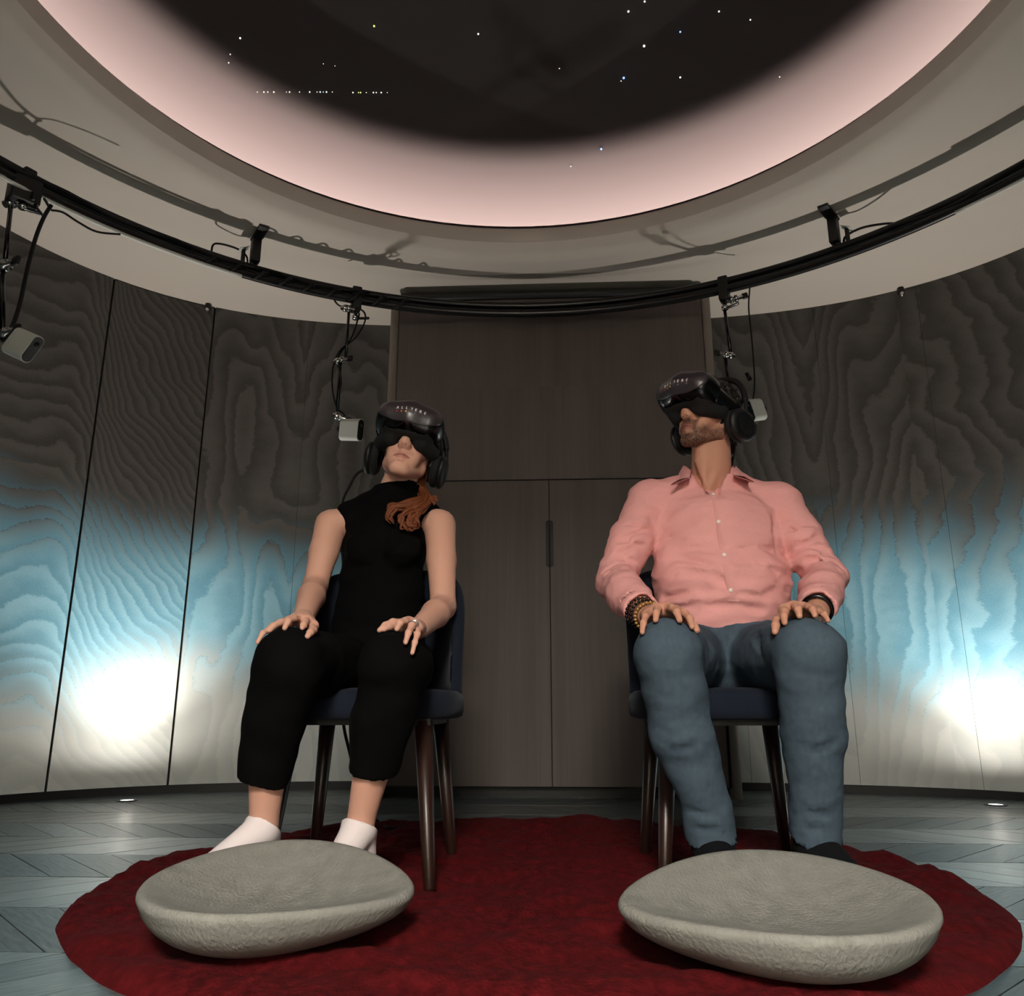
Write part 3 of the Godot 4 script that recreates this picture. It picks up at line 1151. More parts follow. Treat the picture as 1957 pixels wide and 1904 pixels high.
func clamp_on_rail(p: Node3D, deg: float) -> void:
	var at := rail_at(deg)
	var turn := Basis(Vector3.UP, -deg_to_rad(deg))
	var c := part("clamp", rounded_box(Vector3(0.05, 0.13, 0.07), 0.008), M.black, p, at + Vector3(0, -0.02, 0), turn)
	part("clamp_screw", lathe([Vector2(0, -0.03), Vector2(0.016, -0.03), Vector2(0.018, -0.012), Vector2(0.011, -0.008), Vector2(0.011, 0.02), Vector2(0, 0.02)], 16), M.chrome, c, Vector3(0, -0.085, 0.008))
	part("clamp_lever", rounded_box(Vector3(0.075, 0.012, 0.016), 0.005), M.steel, c, Vector3(0.035, -0.105, 0.012), Basis(Vector3.FORWARD, -0.2))

func build_rigs() -> void:
	# beside the woman's head
	var a := thing("camera_arm", "jointed black camera arm hanging behind the black-clad person's headset", "camera arm", Vector3.ZERO, "jointed arms clamped to the rail")
	clamp_on_rail(a, -23.6)
	limb(a, "rod", Vector3(-1.0401, 2.4307, -3.8), Vector3(-1.032, 2.1475, -3.76), 0.0075, M.gloss_black)
	joint(a, Vector3(-1.0487, 2.437, -3.8), Vector3(1, -0.3, 0.2))
	joint(a, Vector3(-1.0604, 2.1252, -3.76), Vector3(1, 0.1, 0.3))
	limb(a, "rod", Vector3(-1.0596, 2.1109, -3.76), Vector3(-1.048, 1.8425, -3.72), 0.009, M.gloss_black)
	joint(a, Vector3(-1.0384, 1.8095, -3.72), Vector3(0.9, -0.4, 0.3))
	limb(a, "bracket", Vector3(-1.0335, 1.8148, -3.72), Vector3(-0.9583, 1.7601, -3.7), 0.012, M.black)
	depth_camera("pale grey sensor camera beside the black-clad person's headphones", Vector3(-0.9135, 1.7185, -3.66), Vector3(0.84, -0.20, 0.50), Vector3(-0.10, 1, 0.1))
	tag(part("cable", tube(smooth_path([Vector3(-1.1326, 2.51, -3.82), Vector3(-1.0881, 2.453, -3.8), Vector3(-0.9767, 2.4291, -3.8), Vector3(-0.9494, 2.3638, -3.79), Vector3(-0.9914, 2.2629, -3.78), Vector3(-1.0662, 2.1873, -3.77), Vector3(-1.0966, 2.1018, -3.77), Vector3(-1.0898, 1.9798, -3.75), Vector3(-1.06, 1.8695, -3.74), Vector3(-1.0239, 1.832, -3.73), Vector3(-0.985, 1.784, -3.72)], 6), 0.0045, 6), M.soft_black, self), "thin black cable twisting down the arm behind the person in black", "cable")
	tag(part("cable", tube(smooth_path([Vector3(-0.9864, 2.4106, -3.81), Vector3(-1.0158, 2.2683, -3.79), Vector3(-1.0761, 2.1466, -3.775), Vector3(-1.0503, 2.0133, -3.765), Vector3(-1.0666, 1.8956, -3.75)], 6), 0.0045, 6), M.soft_black, self), "second thin black cable along the arm behind the person in black", "cable")
	# beside the man's head
	var b := thing("camera_arm", "jointed black camera arm hanging behind the pink-shirted person's headset", "camera arm", Vector3.ZERO, "jointed arms clamped to the rail")
	clamp_on_rail(b, 24.3)
	joint(b, Vector3(0.9446, 2.4484, -3.82), Vector3(1, 0.2, 0.2))
	limb(b, "rod", Vector3(0.8959, 2.3908, -3.82), Vector3(0.8976, 2.1365, -3.77), 0.0085, M.gloss_black)
	joint(b, Vector3(0.8835, 2.1172, -3.77), Vector3(-1, 0.1, 0.3))
	limb(b, "rod", Vector3(0.8698, 2.1035, -3.77), Vector3(0.8771, 1.8332, -3.72), 0.009, M.gloss_black)
	limb(b, "bracket", Vector3(0.8777, 1.8412, -3.72), Vector3(0.9372, 1.794, -3.69), 0.012, M.black)
	depth_camera("pale grey sensor camera behind the pink-shirted person's headphones", Vector3(0.9342, 1.7754, -3.64), Vector3(-0.62, -0.30, 0.70), Vector3(-0.25, 1, 0.1))
	tag(part("cable", tube(smooth_path([Vector3(1.0419, 2.5329, -3.86), Vector3(1.0253, 2.4089, -3.85), Vector3(1.0205, 2.2195, -3.82), Vector3(1.003, 1.9962, -3.76), Vector3(0.9834, 1.8929, -3.72), Vector3(0.9623, 1.8372, -3.7)], 6), 0.004, 6), M.soft_black, self), "thin black cable hanging from the rail to the pink-shirted person's sensor camera", "cable")
	var t := part("cable_tie", tube([Vector3(0.9638, 2.012, -3.75), Vector3(0.9787, 1.9732, -3.75)], 0.011, 8), M.gloss_black, self)
	tag(t, "small dark connector with bright ends beside the hanging cable", "connector")
	# at the left edge of the picture
	var c := thing("camera_arm", "jointed black camera arm hanging at the far left", "camera arm", Vector3.ZERO, "jointed arms clamped to the rail")
	clamp_on_rail(c, -61.4)
	part("clamp_block", rounded_box(Vector3(0.11, 0.11, 0.09), 0.01), M.black, c, Vector3(-2.1392, 2.4665, -2.8), Basis(Vector3.UP, 0.9))
	joint(c, Vector3(-2.1726, 2.4261, -2.8), Vector3(1, 0.2, 0.1), 1.3)
	limb(c, "rod", Vector3(-2.1869, 2.4193, -2.8), Vector3(-2.1237, 2.1265, -2.74), 0.009, M.gloss_black)
	joint(c, Vector3(-2.1287, 2.0924, -2.74), Vector3(1, 0.1, 0.4), 1.3)
	limb(c, "rod", Vector3(-2.1248, 2.0809, -2.74), Vector3(-2.0079, 1.7521, -2.64), 0.010, M.gloss_black)
	joint(c, Vector3(-1.9848, 1.7419, -2.62), Vector3(0.9, 0.1, 0.4), 1.2)
	limb(c, "bracket", Vector3(-1.9861, 1.7253, -2.62), Vector3(-1.9217, 1.6999, -2.6), 0.013, M.black)
	depth_camera("pale grey sensor camera at the far left edge", Vector3(-1.8195, 1.6479, -2.55), Vector3(0.84, -0.44, 0.32), Vector3(0.55, 0.80, 0.0))
	tag(part("cable", tube(smooth_path([Vector3(-2.037, 2.4249, -2.83), Vector3(-2.0526, 2.3628, -2.82), Vector3(-2.0587, 2.2544, -2.8), Vector3(-2.0423, 2.0902, -2.76), Vector3(-2.0046, 1.9106, -2.7), Vector3(-1.989, 1.7993, -2.66), Vector3(-1.9927, 1.7559, -2.64)], 6), 0.008, 6), M.soft_black, self), "black cable bundle hanging to the far left sensor camera", "cable")
	tag(part("cable", tube(smooth_path([Vector3(-2.0334, 2.4004, -2.83), Vector3(-1.9903, 2.3959, -2.84), Vector3(-1.9443, 2.3743, -2.88), Vector3(-1.8925, 2.3605, -2.93), Vector3(-1.8259, 2.3841, -2.99)], 6), 0.0045, 6), M.soft_black, self), "thin black cable sagging from the rail near the far left clamp", "cable")
	tag(part("cable", tube(smooth_path([Vector3(-2.0386, 2.4054, -2.83), Vector3(-2.0725, 2.4556, -2.83), Vector3(-2.0982, 2.4618, -2.82), Vector3(-2.1048, 2.4307, -2.81), Vector3(-2.0508, 2.3634, -2.81)], 6), 0.006, 6), M.steel, self), "metal flex curling out of the far left clamp", "cable")
	# floor cables behind the woman's chair
	tag(part("cable", tube(smooth_path([Vector3(-0.6654, 0.3901, -2.62), Vector3(-0.6571, 0.3422, -2.63), Vector3(-0.6401, 0.2704, -2.65), Vector3(-0.625, 0.1898, -2.68), Vector3(-0.6006, 0.1154, -2.72), Vector3(-0.665, 0.012, -3.217), Vector3(-0.575, 0.025, -2.963), Vector3(-0.527, 0.02, -3.028)], 6), 0.005, 6), M.soft_black, self), "thin black cable dropping from the black-clad person's chair to the floor", "cable")

# ---------------------------------------------------------------- soft bodies: blended bones meshed as surface nets
class Soft extends RefCounted:
	var o: Vector3
	var nx: int
	var ny: int
	var nz: int
	var h: float
	var k: float
	var f := PackedFloat32Array()                # first the blend's sum, after settle() the distance

	func _init(lo: Vector3, hi: Vector3, cell: float, sharp: float) -> void:
		o = lo
		h = cell
		k = sharp
		nx = int((hi.x - lo.x) / cell) + 2
		ny = int((hi.y - lo.y) / cell) + 2
		nz = int((hi.z - lo.z) / cell) + 2
		f.resize(nx * ny * nz)

	# tapered bone; with a side vector it is oval: radius ra/rb along side, ra * qa / rb * qb across
	func bone(a: Vector3, b: Vector3, ra: float, rb: float, side := Vector3.ZERO, qa := 1.0, qb := 1.0) -> void:
		var oval := side != Vector3.ZERO
		var rmax := maxf(ra * maxf(1.0, qa), rb * maxf(1.0, qb)) + 5.5 / k
		var x0 := maxi(0, int((minf(a.x, b.x) - rmax - o.x) / h))
		var x1 := mini(nx - 1, int((maxf(a.x, b.x) + rmax - o.x) / h) + 1)
		var y0 := maxi(0, int((minf(a.y, b.y) - rmax - o.y) / h))
		var y1 := mini(ny - 1, int((maxf(a.y, b.y) + rmax - o.y) / h) + 1)
		var z0 := maxi(0, int((minf(a.z, b.z) - rmax - o.z) / h))
		var z1 := mini(nz - 1, int((maxf(a.z, b.z) + rmax - o.z) / h) + 1)
		var d := b - a
		var inv := 1.0 / maxf(d.length_squared(), 1e-9)
		var ax := Vector3.RIGHT
		var az := Vector3.BACK
		var ay := Vector3.UP
		if oval:
			ay = d.normalized() if d.length() > 1e-5 else (Vector3.UP if absf(side.normalized().y) < 0.9 else Vector3.BACK)
			ax = (side - ay * side.dot(ay)).normalized()
			az = ax.cross(ay)
		var cut := 5.5 / k
		for iz in range(z0, z1 + 1):
			for iy in range(y0, y1 + 1):
				var i := (iz * ny + iy) * nx + x0
				var p := Vector3(o.x + x0 * h, o.y + iy * h, o.z + iz * h) - a
				for ix in range(x0, x1 + 1):
					var t := clampf(p.dot(d) * inv, 0.0, 1.0)
					var q := p - d * t
					var dist := 0.0
					if oval:
						var rx := ra + (rb - ra) * t
						var rz := ra * qa + (rb * qb - ra * qa) * t
						var u := q.dot(ax) / rx
						var v := q.dot(az) / rz
						var rm := minf(rx, rz)
						var w := q.dot(ay) / rm
						dist = (sqrt(u * u + v * v + w * w) - 1.0) * rm
					else:
						dist = q.length() - (ra + (rb - ra) * t)
					if dist < cut:
						f[i] += exp(-k * dist)
					i += 1
					p.x += h

	func settle() -> void:
		var ik := -1.0 / k
		for i in f.size():
			var s := f[i]
			f[i] = log(s) * ik if s > 0.0 else 1.0

	# groove (depth > 0) or ridge (depth < 0) along a line
	func crease(a: Vector3, b: Vector3, width: float, depth: float) -> void:
		var m := width * 2.2
		var d := b - a
		var inv := 1.0 / maxf(d.length_squared(), 1e-9)
		for iz in range(maxi(0, int((minf(a.z, b.z) - m - o.z) / h)), mini(nz - 1, int((maxf(a.z, b.z) + m - o.z) / h) + 1) + 1):
			for iy in range(maxi(0, int((minf(a.y, b.y) - m - o.y) / h)), mini(ny - 1, int((maxf(a.y, b.y) + m - o.y) / h) + 1) + 1):
				for ix in range(maxi(0, int((minf(a.x, b.x) - m - o.x) / h)), mini(nx - 1, int((maxf(a.x, b.x) + m - o.x) / h) + 1) + 1):
					var p := Vector3(o.x + ix * h, o.y + iy * h, o.z + iz * h) - a
					var t := clampf(p.dot(d) * inv, 0.0, 1.0)
					var e := (p - d * t).length_squared() / (width * width)
					if e < 4.8:
						f[(iz * ny + iy) * nx + ix] += depth * exp(-e) * (1.0 - pow(absf(2.0 * t - 1.0), 4.0) * 0.8)

	# crease that follows the front surface through world points given by x and y
	func fold(points: Array, width: float, depth: float) -> void:
		var last := Vector3.INF
		for q in points:
			var p := Vector3(q[0], q[1], front(q[0], q[1]))
			if last != Vector3.INF:
				crease(last, p, width, depth)
			last = p

	func front(x: float, y: float) -> float:
		var z := o.z + (nz - 2) * h
		while z > o.z:
			if at(Vector3(x, y, z)) < 0.0:
				return z
			z -= h * 0.25
		return o.z + nz * h * 0.5

	func at(p: Vector3) -> float:
		var g := (p - o) / h
		var x := clampi(int(g.x), 0, nx - 2)
		var y := clampi(int(g.y), 0, ny - 2)
		var z := clampi(int(g.z), 0, nz - 2)
		g -= Vector3(x, y, z)
		var i := (z * ny + y) * nx + x
		var n := nx * ny
		var a := lerpf(lerpf(f[i], f[i + 1], g.x), lerpf(f[i + nx], f[i + nx + 1], g.x), g.y)
		var b := lerpf(lerpf(f[i + n], f[i + n + 1], g.x), lerpf(f[i + n + nx], f[i + n + nx + 1], g.x), g.y)
		return lerpf(a, b, g.z)

	# keep only what lies behind the plane (within reach of its point)
	func cut(at_: Vector3, normal: Vector3, reach: float) -> void:
		var n := normal.normalized()
		for iz in range(maxi(0, int((at_.z - reach - o.z) / h)), mini(nz - 1, int((at_.z + reach - o.z) / h)) + 1):
			for iy in range(maxi(0, int((at_.y - reach - o.y) / h)), mini(ny - 1, int((at_.y + reach - o.y) / h)) + 1):
				for ix in range(maxi(0, int((at_.x - reach - o.x) / h)), mini(nx - 1, int((at_.x + reach - o.x) / h)) + 1):
					var p := Vector3(o.x + ix * h, o.y + iy * h, o.z + iz * h) - at_
					if p.length_squared() < reach * reach:
						var i := (iz * ny + iy) * nx + ix
						f[i] = maxf(f[i], p.dot(n))

	# hollow out a tapered bone
	func hollow(a: Vector3, b: Vector3, ra: float, rb: float) -> void:
		var m := maxf(ra, rb) + 2.0 * h
		var d := b - a
		var inv := 1.0 / maxf(d.length_squared(), 1e-9)
		for iz in range(maxi(0, int((minf(a.z, b.z) - m - o.z) / h)), mini(nz - 1, int((maxf(a.z, b.z) + m - o.z) / h) + 1) + 1):
			for iy in range(maxi(0, int((minf(a.y, b.y) - m - o.y) / h)), mini(ny - 1, int((maxf(a.y, b.y) + m - o.y) / h) + 1) + 1):
				for ix in range(maxi(0, int((minf(a.x, b.x) - m - o.x) / h)), mini(nx - 1, int((maxf(a.x, b.x) + m - o.x) / h) + 1) + 1):
					var p := Vector3(o.x + ix * h, o.y + iy * h, o.z + iz * h) - a
					var t := clampf(p.dot(d) * inv, 0.0, 1.0)
					var i := (iz * ny + iy) * nx + ix
					f[i] = maxf(f[i], ra + (rb - ra) * t - (p - d * t).length())

	# cloth ripples
	func ripple(n: FastNoiseLite, amp: float, scale: Vector3) -> void:
		var i := 0
		for iz in nz:
			for iy in ny:
				for ix in nx:
					if absf(f[i]) < 0.03:
						f[i] += amp * n.get_noise_3d((o.x + ix * h) * scale.x, (o.y + iy * h) * scale.y, (o.z + iz * h) * scale.z)
					i += 1

	func keep(inside: Callable) -> void:
		var i := 0
		for iz in nz:
			for iy in ny:
				for ix in nx:
					if f[i] < 2.0 * h:
						f[i] = maxf(f[i], inside.call(Vector3(o.x + ix * h, o.y + iy * h, o.z + iz * h)))
					i += 1

	# adds the surface to {v, n, c, i}
	func skin(into: Dictionary, tf: Transform3D, color: Callable) -> void:
		var ids := PackedInt32Array()
		ids.resize(f.size())
		ids.fill(-1)
		var n := nx * ny
		var v: PackedVector3Array = into.v
		var nn: PackedVector3Array = into.n
		var cc: PackedColorArray = into.c
		var idx: PackedInt32Array = into.i
		for iz in nz - 1:
			for iy in ny - 1:
				var i := (iz * ny + iy) * nx
				for ix in nx - 1:
					var a := f[i]
					var b := f[i + 1]
					var c := f[i + nx]
					var d := f[i + nx + 1]
					var e := f[i + n]
					var g := f[i + n + 1]
					var p := f[i + n + nx]
					var q := f[i + n + nx + 1]
					var neg := int(a < 0.0) + int(b < 0.0) + int(c < 0.0) + int(d < 0.0) + int(e < 0.0) + int(g < 0.0) + int(p < 0.0) + int(q < 0.0)
					if neg != 0 and neg != 8:
						var s := Vector3.ZERO
						var m := 0
						if (a < 0.0) != (b < 0.0):
							s += Vector3(a / (a - b), 0, 0)
							m += 1
						if (c < 0.0) != (d < 0.0):
							s += Vector3(c / (c - d), 1, 0)
							m += 1
						if (e < 0.0) != (g < 0.0):
							s += Vector3(e / (e - g), 0, 1)
							m += 1
						if (p < 0.0) != (q < 0.0):
							s += Vector3(p / (p - q), 1, 1)
							m += 1
						if (a < 0.0) != (c < 0.0):
							s += Vector3(0, a / (a - c), 0)
							m += 1
						if (b < 0.0) != (d < 0.0):
							s += Vector3(1, b / (b - d), 0)
							m += 1
						if (e < 0.0) != (p < 0.0):
							s += Vector3(0, e / (e - p), 1)
							m += 1
						if (g < 0.0) != (q < 0.0):
							s += Vector3(1, g / (g - q), 1)
							m += 1
						if (a < 0.0) != (e < 0.0):
							s += Vector3(0, 0, a / (a - e))
							m += 1
						if (b < 0.0) != (g < 0.0):
							s += Vector3(1, 0, b / (b - g))
							m += 1
						if (c < 0.0) != (p < 0.0):
							s += Vector3(0, 1, c / (c - p))
							m += 1
						if (d < 0.0) != (q < 0.0):
							s += Vector3(1, 1, d / (d - q))
							m += 1
						s /= m
						var gx := lerpf(lerpf(b - a, d - c, s.y), lerpf(g - e, q - p, s.y), s.z)
						var gy := lerpf(lerpf(c - a, d - b, s.x), lerpf(p - e, q - g, s.x), s.z)
						var gz := lerpf(lerpf(e - a, g - b, s.x), lerpf(p - c, q - d, s.x), s.y)
						var local := o + (Vector3(ix, iy, iz) + s) * h
						ids[i] = v.size()
						v.append(tf * local)
						nn.append((tf.basis * Vector3(gx, gy, gz)).normalized())
						cc.append(color.call(local))
					i += 1
		for iz in range(1, nz - 1):
			for iy in range(1, ny - 1):
				var i := (iz * ny + iy) * nx + 1
				for ix in range(1, nx - 1):
					var a := f[i] < 0.0
					if a != (f[i + 1] < 0.0):
						_face(idx, ids, i - nx - n, i - n, i, i - nx, a)
					if a != (f[i + nx] < 0.0):
						_face(idx, ids, i - 1 - n, i - 1, i, i - n, a)
					if a != (f[i + n] < 0.0):
						_face(idx, ids, i - 1 - nx, i - nx, i, i - 1, a)
					i += 1
		into.v = v
		into.n = nn
		into.c = cc
		into.i = idx

	func _face(idx: PackedInt32Array, ids: PackedInt32Array, a: int, b: int, c: int, d: int, out: bool) -> void:
		var p := ids[a]
		var q := ids[b]
		var r := ids[c]
		var s := ids[d]
		if p < 0 or q < 0 or r < 0 or s < 0:
			return
		if out:
			idx.append_array(PackedInt32Array([p, r, q, p, s, r]))
		else:
			idx.append_array(PackedInt32Array([p, q, r, p, r, s]))

func shell() -> Dictionary:
	return {"v": PackedVector3Array(), "n": PackedVector3Array(), "c": PackedColorArray(), "i": PackedInt32Array()}

func shell_mesh(s: Dictionary) -> ArrayMesh:
	var a := []
	a.resize(Mesh.ARRAY_MAX)
	a[Mesh.ARRAY_VERTEX] = s.v
	a[Mesh.ARRAY_NORMAL] = s.n
	a[Mesh.ARRAY_COLOR] = s.c
	a[Mesh.ARRAY_INDEX] = s.i
	var m := ArrayMesh.new()
	m.add_surface_from_arrays(Mesh.PRIMITIVE_TRIANGLES, a)
	return m

func lin(r: float, g: float, b: float) -> Color:
	return Color(r, g, b).srgb_to_linear()

func plain(_p: Vector3) -> Color:
	return Color.WHITE

func skin_material() -> StandardMaterial3D:
	var m := mat(Color.WHITE, 0.55, 0.0, 0.4)
	m.vertex_color_use_as_albedo = true
	m.subsurf_scatter_enabled = true
	m.subsurf_scatter_strength = 0.12
	return m

# ---------------------------------------------------------------- head, in its own frame: +z is where the face looks, +y the crown
func head_field(man: bool) -> Soft:
	var s := Soft.new(Vector3(-0.10, -0.155, -0.125), Vector3(0.10, 0.145, 0.135), 0.0025, 210.0)
	var X := Vector3.RIGHT
	s.bone(Vector3(0, 0.035, -0.02), Vector3(0, 0.036, -0.005), 0.070, 0.070, X, 1.2, 1.2)        # skull
	s.bone(Vector3(0, 0.02, 0.03), Vector3(0, -0.05, 0.035), 0.060, 0.046, X, 0.86, 0.95)          # face
	s.bone(Vector3(0, -0.01, -0.02), Vector3(0, -0.05, 0.0), 0.062, 0.052, X, 1.0, 1.0)
	var jaw := 0.050 if man else 0.044
	for q in [-1.0, 1.0]:
		s.bone(Vector3(q * jaw, -0.055, 0.0), Vector3(q * 0.014, -0.104, 0.066), 0.019, 0.016)       # jaw line
		s.bone(Vector3(q * jaw, -0.058, 0.0), Vector3(q * jaw * 1.08, -0.01, 0.0), 0.019, 0.019)
		s.bone(Vector3(q * 0.034, -0.02, 0.063), Vector3(q * 0.044, -0.018, 0.045), 0.022, 0.024)    # cheekbone
		s.bone(Vector3(q * 0.026, -0.065, 0.062), Vector3(q * 0.03, -0.045, 0.058), 0.022, 0.022)    # cheek
		s.bone(Vector3(q * 0.0105, -0.036, 0.100), Vector3(q * 0.010, -0.035, 0.092), 0.0075, 0.009) # nostril wing
		s.bone(Vector3(q * 0.022, -0.0715, 0.078), Vector3(q * 0.006, -0.0655, 0.0885), 0.0035, 0.0062)  # upper lip
		s.bone(Vector3(q * 0.021, -0.0735, 0.077), Vector3(0.0, -0.0785, 0.0865), 0.0035, 0.0066)    # lower lip
	s.bone(Vector3(0, -0.062, 0.066), Vector3(0, -0.085, 0.066), 0.022, 0.018, X, 0.85, 0.85)       # mouth mound
	s.bone(Vector3(-0.008, -0.104, 0.074), Vector3(0.008, -0.104, 0.074), 0.0165, 0.0165)           # chin
	s.bone(Vector3(0, 0.012, 0.082), Vector3(0, -0.026, 0.107), 0.008, 0.0105)                      # nose
	s.bone(Vector3(0, -0.03, 0.105), Vector3(0, -0.038, 0.094), 0.0085, 0.006)
	s.bone(Vector3(0, -0.075, 0.03), Vector3(0, -0.10, 0.045), 0.03, 0.018, X, 0.8, 0.8)            # under the chin
	s.settle()
	# mouth line, nostrils, groove under the lower lip and under the nose
	for q in [-1.0, 1.0]:
		s.crease(Vector3(q * 0.027, -0.0745, 0.074), Vector3(0, -0.0715, 0.094), 0.0026, 0.0075)
		s.crease(Vector3(q * 0.0056, -0.0405, 0.105), Vector3(q * 0.0062, -0.034, 0.103), 0.0030, 0.011)
		s.crease(Vector3(q * 0.026, -0.045, 0.082), Vector3(q * 0.034, -0.07, 0.072), 0.005, 0.0016)
	s.crease(Vector3(-0.012, -0.090, 0.084), Vector3(0.012, -0.090, 0.084), 0.006, 0.003)
	s.crease(Vector3(0, -0.045, 0.094), Vector3(0, -0.060, 0.093), 0.003, 0.0014)
	return s

func lip_amount(p: Vector3) -> float:
	var dx := absf(p.x) / 0.0265
	if dx > 1.0 or p.z < 0.06:
		return 0.0
	var mid := -0.0718 - 0.0015 * dx
	var up := 0.0085 * (1.0 - dx * dx) * (1.0 - 0.25 * exp(-pow(p.x / 0.003, 2.0)))
	var low := 0.0105 * (1.0 - dx * dx)
	var d := p.y - mid
	return 1.0 - smoothstep(0.75, 1.1, d / up if d > 0.0 else -d / low)

func mouth_line(p: Vector3) -> float:            # the dark parting of the lips
	var dx := absf(p.x) / 0.0255
	if dx > 1.0 or p.z < 0.06:
		return 0.0
	return 0.9 * (1.0 - smoothstep(0.0008, 0.0026, absf(p.y + 0.0718 + 0.002 * dx * dx))) * (1.0 - 0.5 * dx)

func woman_head_color(p: Vector3) -> Color:
	var c := lin(0.815, 0.625, 0.545).lerp(lin(0.80, 0.54, 0.48), 0.5 * exp(-(pow((absf(p.x) - 0.036) / 0.02, 2.0) + pow((p.y + 0.03) / 0.022, 2.0))))
	c = c.lerp(lin(0.70, 0.42, 0.39), 0.65 * lip_amount(p))
	c = c.lerp(lin(0.33, 0.15, 0.14), mouth_line(p))
	return c

var stubble: FastNoiseLite

func man_head_color(p: Vector3) -> Color:
	if stubble == null:
		stubble = noise(1.0, 91, 3)
	var c := lin(0.765, 0.555, 0.465)
	# beard: jaw, chin, upper lip; short hair with gaps
	var n := stubble.get_noise_3d(p.x * 260.0, p.y * 160.0, p.z * 260.0)
	var edge := stubble.get_noise_3d(p.x * 60.0, p.y * 60.0, p.z * 60.0)
	var cheek := -0.050 - 0.30 * clampf(p.z - 0.02, -0.03, 0.05) + 0.010 * edge
	var low := smoothstep(cheek + 0.012, cheek - 0.014, p.y)
	var moustache := smoothstep(0.036, 0.028, absf(p.x)) * smoothstep(-0.044, -0.050, p.y) * smoothstep(0.055, 0.07, p.z)
	var full := smoothstep(-0.082, -0.098, p.y) * smoothstep(0.02, 0.045, p.z)
	var side := low * smoothstep(-0.02, 0.0, p.z)
	var amount := clampf(maxf(maxf(side * 0.78, moustache * 0.9), full * 1.0), 0.0, 1.0)
	var bare := (1.0 - smoothstep(0.016, 0.024, absf(p.x) - 0.0)) * smoothstep(-0.094, -0.089, p.y) * (1.0 - smoothstep(-0.083, -0.078, p.y))
	amount *= 1.0 - 0.55 * bare
	amount = clampf(amount * (0.82 + 0.6 * n), 0.0, 0.96)
	if p.y < -0.118 + 0.2 * (0.06 - p.z) * 0.0 and p.z < 0.045:
		amount *= 0.25
	c = c.lerp(lin(0.15, 0.105, 0.08), amount)
	c = c.lerp(lin(0.66, 0.40, 0.37), 0.8 * lip_amount(p))
	c = c.lerp(lin(0.28, 0.13, 0.12), mouth_line(p))
	return c

# ---------------------------------------------------------------- hand: palm bones, five finger chains of world points, tapering
func hand_field(wrist: Vector3, palm: Array, fingers: Array, size: float) -> Soft:
	var lo := wrist
	var hi := wrist
	for c in fingers + [palm]:
		for p in c:
			lo = lo.min(p)
			hi = hi.max(p)
	var s := Soft.new(lo - Vector3.ONE * 0.045, hi + Vector3.ONE * 0.045, 0.003, 420.0)
	for k in palm.size():
		s.bone(wrist, palm[k], 0.021 * size, 0.0135 * size)
		if k > 0:
			s.bone(palm[k - 1], palm[k], 0.0130 * size, 0.0130 * size)
			s.bone(wrist.lerp(palm[k - 1], 0.55), wrist.lerp(palm[k], 0.55), 0.0150 * size, 0.0150 * size)
	for k in fingers.size():
		var c: Array = fingers[k]
		var r: float = [0.0095, 0.0084, 0.0086, 0.0082, 0.0072][k] * size
		for j in c.size() - 1:
			s.bone(c[j], c[j + 1], r * (1.08 - 0.12 * j), r * (0.98 - 0.12 * j))
	s.settle()
	return s

